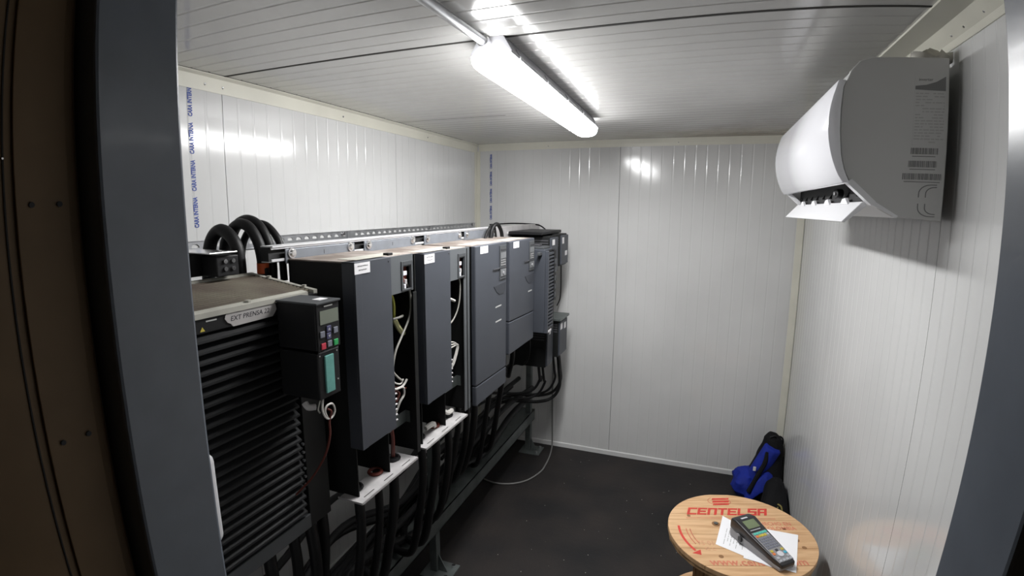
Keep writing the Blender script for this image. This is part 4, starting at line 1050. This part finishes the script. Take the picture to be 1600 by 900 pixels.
def sheet(name, corners, z, curl, label, lines):
    """paper sheet with slightly lifted corners"""
    a, b, c, d = [Vector((*p, 0)) for p in corners]
    n = 8; vs = []
    for i in range(n + 1):
        for j in range(n + 1):
            u, v = i / n, j / n
            p = a * (1 - u) * (1 - v) + b * u * (1 - v) + c * u * v + d * (1 - u) * v
            lift = curl * max(0, (1 - u) * (1 - v) - 0.55) ** 2 * 12 + 0.3 * curl * max(0, u * v - 0.7) ** 2 * 12
            vs.append((p.x, p.y, z + 0.0004 + lift))
    m = MB()
    up_n = (n + 1) ** 2
    m.add(vs + [(p[0], p[1], p[2] - 0.0003) for p in vs],
          [(i * (n + 1) + j, (i + 1) * (n + 1) + j, (i + 1) * (n + 1) + j + 1, i * (n + 1) + j + 1) for i in range(n) for j in range(n)]
          + [(up_n + i * (n + 1) + j + 1, up_n + (i + 1) * (n + 1) + j + 1, up_n + (i + 1) * (n + 1) + j, up_n + i * (n + 1) + j) for i in range(n) for j in range(n)])
    o = m.build(name, M['paper'], smooth='all')
    tag(o, label, 'paper', 'papers on the drum')
    if lines:
        r = random.Random(5); lm = MB()
        for k in range(16):
            v = 0.12 + k * 0.05
            u = 0.14
            while u < 0.86:
                w = r.uniform(0.05, 0.2)
                p = a * (1 - u) * (1 - v) + b * u * (1 - v) + c * u * v + d * (1 - u) * v
                q = a * (1 - u - w) * (1 - v) + b * (u + w) * (1 - v) + c * (u + w) * v + d * (1 - u - w) * v
                if u + w < 0.9:
                    t = (q - p).normalized(); s = Vector((-t.y, t.x, 0)) * 0.0011
                    zz = z + 0.0009
                    lm.add([(*(p - s).xy, zz), (*(q - s).xy, zz), (*(q + s).xy, zz), (*(p + s).xy, zz)], [(0, 1, 2, 3)])
                u += w + 0.03
        lo = lm.build('print_lines', M['inkl'], o); lo['kind'] = 'stuff'
    return o
sheet('paper_sheet', [(0.160, 2.198), (0.131, 1.998), (0.360, 1.905), (0.392, 2.115)], TOP + 0.0009, 0.005, 'printed white sheet under the label printer, curled at its left side', True)
sheet('paper_sheet', [(0.27, 2.175), (0.235, 1.94), (0.425, 1.905), (0.466, 2.168)], TOP + 0.0019, 0.0, 'plain white sheet showing on the wall side of the label printer', False)

# handheld label printer
PZ = TOP + 0.0026
hp = thing('label_printer', (0.305, 2.015, PZ), 'black handheld label printer with coloured keys lying on papers', 'label printer', rz=math.radians(-50.0))
def slab(sections, mat, name, bevel, parent=hp):
    m = MB()
    m.loft([[(x, y0, z0), (x, y1, z0), (x, y1, z1), (x, y0, z1)] for x, y0, y1, z0, z1 in sections])
    return m.build(name, mat, parent, bevel, 'smooth', 3, local=True)
slab([(-0.135, -0.040, 0.040, 0.0, 0.030), (-0.120, -0.050, 0.050, 0.0, 0.036), (-0.02, -0.048, 0.048, 0.0, 0.032), (0.10, -0.040, 0.040, 0.0, 0.018), (0.135, -0.036, 0.036, 0.002, 0.016)], M['devg'], 'lower_shell', 0.004)
ush = slab([(-0.142, -0.034, 0.034, 0.032, 0.062), (-0.128, -0.048, 0.048, 0.034, 0.078), (-0.095, -0.052, 0.052, 0.034, 0.084), (-0.02, -0.048, 0.048, 0.031, 0.066), (0.10, -0.041, 0.041, 0.017, 0.042), (0.140, -0.034, 0.034, 0.014, 0.034)], M['dev'], 'upper_shell', 0.006)
# tilted face: its own frame along the top
def face_z(x):
    P_ = [(-0.128, 0.078), (-0.095, 0.084), (-0.02, 0.066), (0.10, 0.042), (0.14, 0.034)]
    for (xa, za), (xb_, zb_) in zip(P_, P_[1:]):
        if x <= xb_:
            return za + (zb_ - za) * (x - xa) / (xb_ - xa)
    return P_[-1][1]
def face_box(x0, x1, y0, y1, h, mat, name, parent=hp, bevel=0.0008):
    m = MB()
    vs = []
    for dz in (-0.002, h):
        for x, y in ((x0, y0), (x1, y0), (x1, y1), (x0, y1)):
            vs.append((x, y, face_z(x) + dz))
    m.add(vs, [(3, 2, 1, 0), (4, 5, 6, 7), (0, 1, 5, 4), (1, 2, 6, 5), (2, 3, 7, 6), (3, 0, 4, 7)])
    return m.build(name, M[mat], parent, bevel, local=True)
face_box(-0.085, -0.045, -0.030, 0.030, 0.0012, 'lcdg', 'display')
face_box(-0.106, -0.097, -0.020, 0.012, 0.0010, 'key_w', 'brand_print')
face_box(-0.038, -0.034, -0.030, 0.022, 0.0010, 'key_l', 'print')
face_box(-0.024, 0.128, -0.036, 0.036, 0.0012, 'devg', 'keypad')
for c_ in range(5):
    y = -0.031 + c_ * 0.0135
    face_box(-0.021, -0.011, y, y + 0.0115, 0.0035, 'key_t', 'key')
    face_box(-0.007, 0.003, y, y + 0.0115, 0.0035, ('key_o', 'key_y', 'key_y', 'key_y', 'key_l')[c_], 'key')
for r_ in range(5):
    for c_ in range(6):
        y = -0.032 + c_ * 0.0110
        face_box(0.008 + r_ * 0.0115, 0.0165 + r_ * 0.0115, y, y + 0.009, 0.003, 'key_g', 'key')
for x, y, mt in ((0.070, -0.030, 'key_y'), (0.083, -0.031, 'key_o'), (0.072, 0.020, 'key_y'), (0.088, 0.021, 'key_b'), (0.104, -0.030, 'key_l'), (0.104, 0.021, 'key_l'), (0.117, -0.030, 'key_l'), (0.117, -0.013, 'key_l'), (0.117, 0.004, 'key_l'), (0.117, 0.020, 'key_l'), (0.070, -0.006, 'ink')):
    face_box(x, x + 0.010, y, y + 0.012, 0.0035, mt, 'key')
MB().cyl((0.094, 0.001, face_z(0.094)), (0.2, 0, 1), 0.0135, 0.004, 20).build('navigation_pad', M['key_w'], hp, 0.001, local=True)
lv = MB().cyl((-0.075, -0.050, 0.026), (0, -1, 0), 0.013, 0.008, 16).build('cutter_lever', M['devg'], hp, 0.001, local=True)
MB().box(-0.070, -0.052, -0.060, -0.050, 0.014, 0.034).build('lever_tab', M['dev'], lv, 0.002, local=True)

# ================================================================ BAGS IN THE CORNER
def lump(levels, n=28, seed=0.0, amp=0.012, freq=9.0, power=2.6):
    """soft closed body from (z, cx, cy, rx, ry, rot) levels"""
    rings = []
    for z, cx, cy, rx, ry, rot in levels:
        ring = []
        for k in range(n):
            a = 2 * PI * k / n
            c, s = math.cos(a), math.sin(a)
            q = (abs(c) ** power + abs(s) ** power) ** (-1 / power)
            x, y = rx * c * q, ry * s * q
            x, y = x * math.cos(rot) - y * math.sin(rot), x * math.sin(rot) + y * math.cos(rot)
            d = 1 + amp * 14 * noise.noise(Vector((c * 1.6 + seed, s * 1.6, z * freq))) + amp * 7 * noise.noise(Vector((c * 4 + seed, s * 4 + 3, z * freq * 2.5)))
            ring.append((cx + x * d, cy + y * d, z + (0.006 * noise.noise(Vector((x * 20, y * 20, seed))) if 0.02 < z else 0)))
        rings.append(ring)
    return MB().loft(rings)
def interp(keys, n):
    out = []
    for i in range(n + 1):
        t = i / n * (len(keys) - 1); k = min(int(t), len(keys) - 2); f = t - k
        f = f * f * (3 - 2 * f)
        out.append(tuple(a + (b - a) * f for a, b in zip(keys[k], keys[k + 1])))
    return out
bp_ = thing('backpack', (0.46, 3.42, 0), 'blue and black backpack slumped in the far right corner', 'backpack')
lump(interp([(0.0, 0.47, 3.42, 0.10, 0.12, 0.0), (0.03, 0.46, 3.42, 0.118, 0.135, 0.0), (0.12, 0.475, 3.43, 0.105, 0.12, 0.0), (0.22, 0.50, 3.46, 0.080, 0.095, 0.05), (0.30, 0.515, 3.475, 0.066, 0.075, 0.05), (0.36, 0.515, 3.485, 0.054, 0.055, 0.0), (0.385, 0.512, 3.488, 0.030, 0.032, 0.0), (0.392, 0.512, 3.488, 0.006, 0.008, 0)], 30), seed=1.0).build('body', M['bagblack'], bp_, smooth='all')
lump(interp([(0.004, 0.365, 3.375, 0.055, 0.085, 0.2), (0.03, 0.350, 3.375, 0.068, 0.10, 0.2), (0.09, 0.350, 3.385, 0.062, 0.095, 0.2), (0.135, 0.365, 3.40, 0.050, 0.080, 0.2), (0.155, 0.385, 3.41, 0.022, 0.04, 0.2)], 20), seed=4.0, amp=0.022, freq=16).build('side_pocket', M['bagblue'], bp_, smooth='all')
MB().loft([[(0.355 + t * 0.115 + dx, 3.355 + t * 0.05 + dy, 0.10 + t * 0.235 + dz) for dx, dy, dz in ((0, -0.030, 0), (0.05, -0.045, -0.02), (0.09, -0.02, -0.03), (0.09, 0.05, -0.03), (0.03, 0.06, 0.0), (-0.008, 0.02, 0.008))] for t in (0, .2, .4, .6, .8, 1)]).build('blue_front', M['bagblue'], bp_, 0.012, 'all', 3)
MB().loft([[(0.355 + t * 0.135 + dx, 3.275 + 0.01 * t + dy, 0.035 + t * 0.115 + dz + 0.018 * math.sin(t * PI)) for dx, dy, dz in ((0, -0.02, -0.035), (0.03, -0.025, -0.045), (0.035, 0.06, 0.015), (0.0, 0.055, 0.04), (-0.01, 0.01, 0.02))] for t in (0, .25, .5, .75, 1)]).build('blue_flap', M['bagblue'], bp_, 0.010, 'all', 3)
B(0.395, 0.412, 3.315, 3.322, 0.186, 0.214).build('logo_patch', M['label'], bp_, 0.002)
MB().tube([(0.475, 3.375, 0.30), (0.465, 3.345, 0.24), (0.435, 3.315, 0.18), (0.40, 3.285, 0.11), (0.375, 3.262, 0.06)], lambda t: 0.014, 8, 6).build('strap', M['bagblack'], bp_, smooth=True)
MB().tube([(0.535, 3.475, 0.355), (0.553, 3.470, 0.378), (0.572, 3.466, 0.365), (0.575, 3.466, 0.335), (0.565, 3.468, 0.31)], 0.006, 8, 6).build('grab_loop', M['bagblack'], bp_, smooth=True)
MB().tube([(0.49, 3.44, 0.375), (0.515, 3.44, 0.388), (0.535, 3.45, 0.37), (0.55, 3.43, 0.28), (0.553, 3.40, 0.18)], 0.005, 6, 6).build('zipper', M['black'], bp_, smooth=True)
sb = thing('shoulder_bag', (0.50, 3.17, 0), 'small black bag with an olive cord in front of the backpack', 'bag')
lump(interp([(0.0, 0.502, 3.03, 0.076, 0.16, 0), (0.03, 0.502, 3.03, 0.080, 0.17, 0), (0.11, 0.512, 3.09, 0.070, 0.13, 0), (0.17, 0.522, 3.18, 0.052, 0.075, 0), (0.20, 0.53, 3.20, 0.032, 0.045, 0), (0.207, 0.53, 3.20, 0.006, 0.01, 0)], 20), seed=8.0, amp=0.016).build('body', M['bagblack'], sb, smooth='all')
MB().tube([(0.515, 3.01, 0.150), (0.53, 2.985, 0.150), (0.535, 2.965, 0.12), (0.52, 2.94, 0.10), (0.54, 2.91, 0.085), (0.56, 2.90, 0.07), (0.545, 2.88, 0.05)], 0.005, 6, 6).build('cord', M['olive'], sb, smooth=True)
MB().tube([(0.515, 2.995, 0.14), (0.50, 2.965, 0.12), (0.525, 2.94, 0.10), (0.53, 2.89, 0.06)], 0.004, 6, 6).build('cord', M['olive'], sb, smooth=True)

# crumbs of plaster on the floor
r = random.Random(21); cr = MB()
for k in range(46):
    x = r.uniform(-0.95, 0.05); y = r.uniform(2.1, 3.5); s = r.uniform(0.0007, 0.0024)
    cr.cyl((x, y, 0.0), (0, 0, 1), s, s * 0.8, 5, s * 0.5)
o = cr.build('debris', M['crumb']); tag(o, 'small pale crumbs scattered on the black floor', 'debris', kind='stuff')

# working keys are not wanted on the finished scene
for o in bpy.data.objects:
    if 'origin' in o:
        del o['origin']
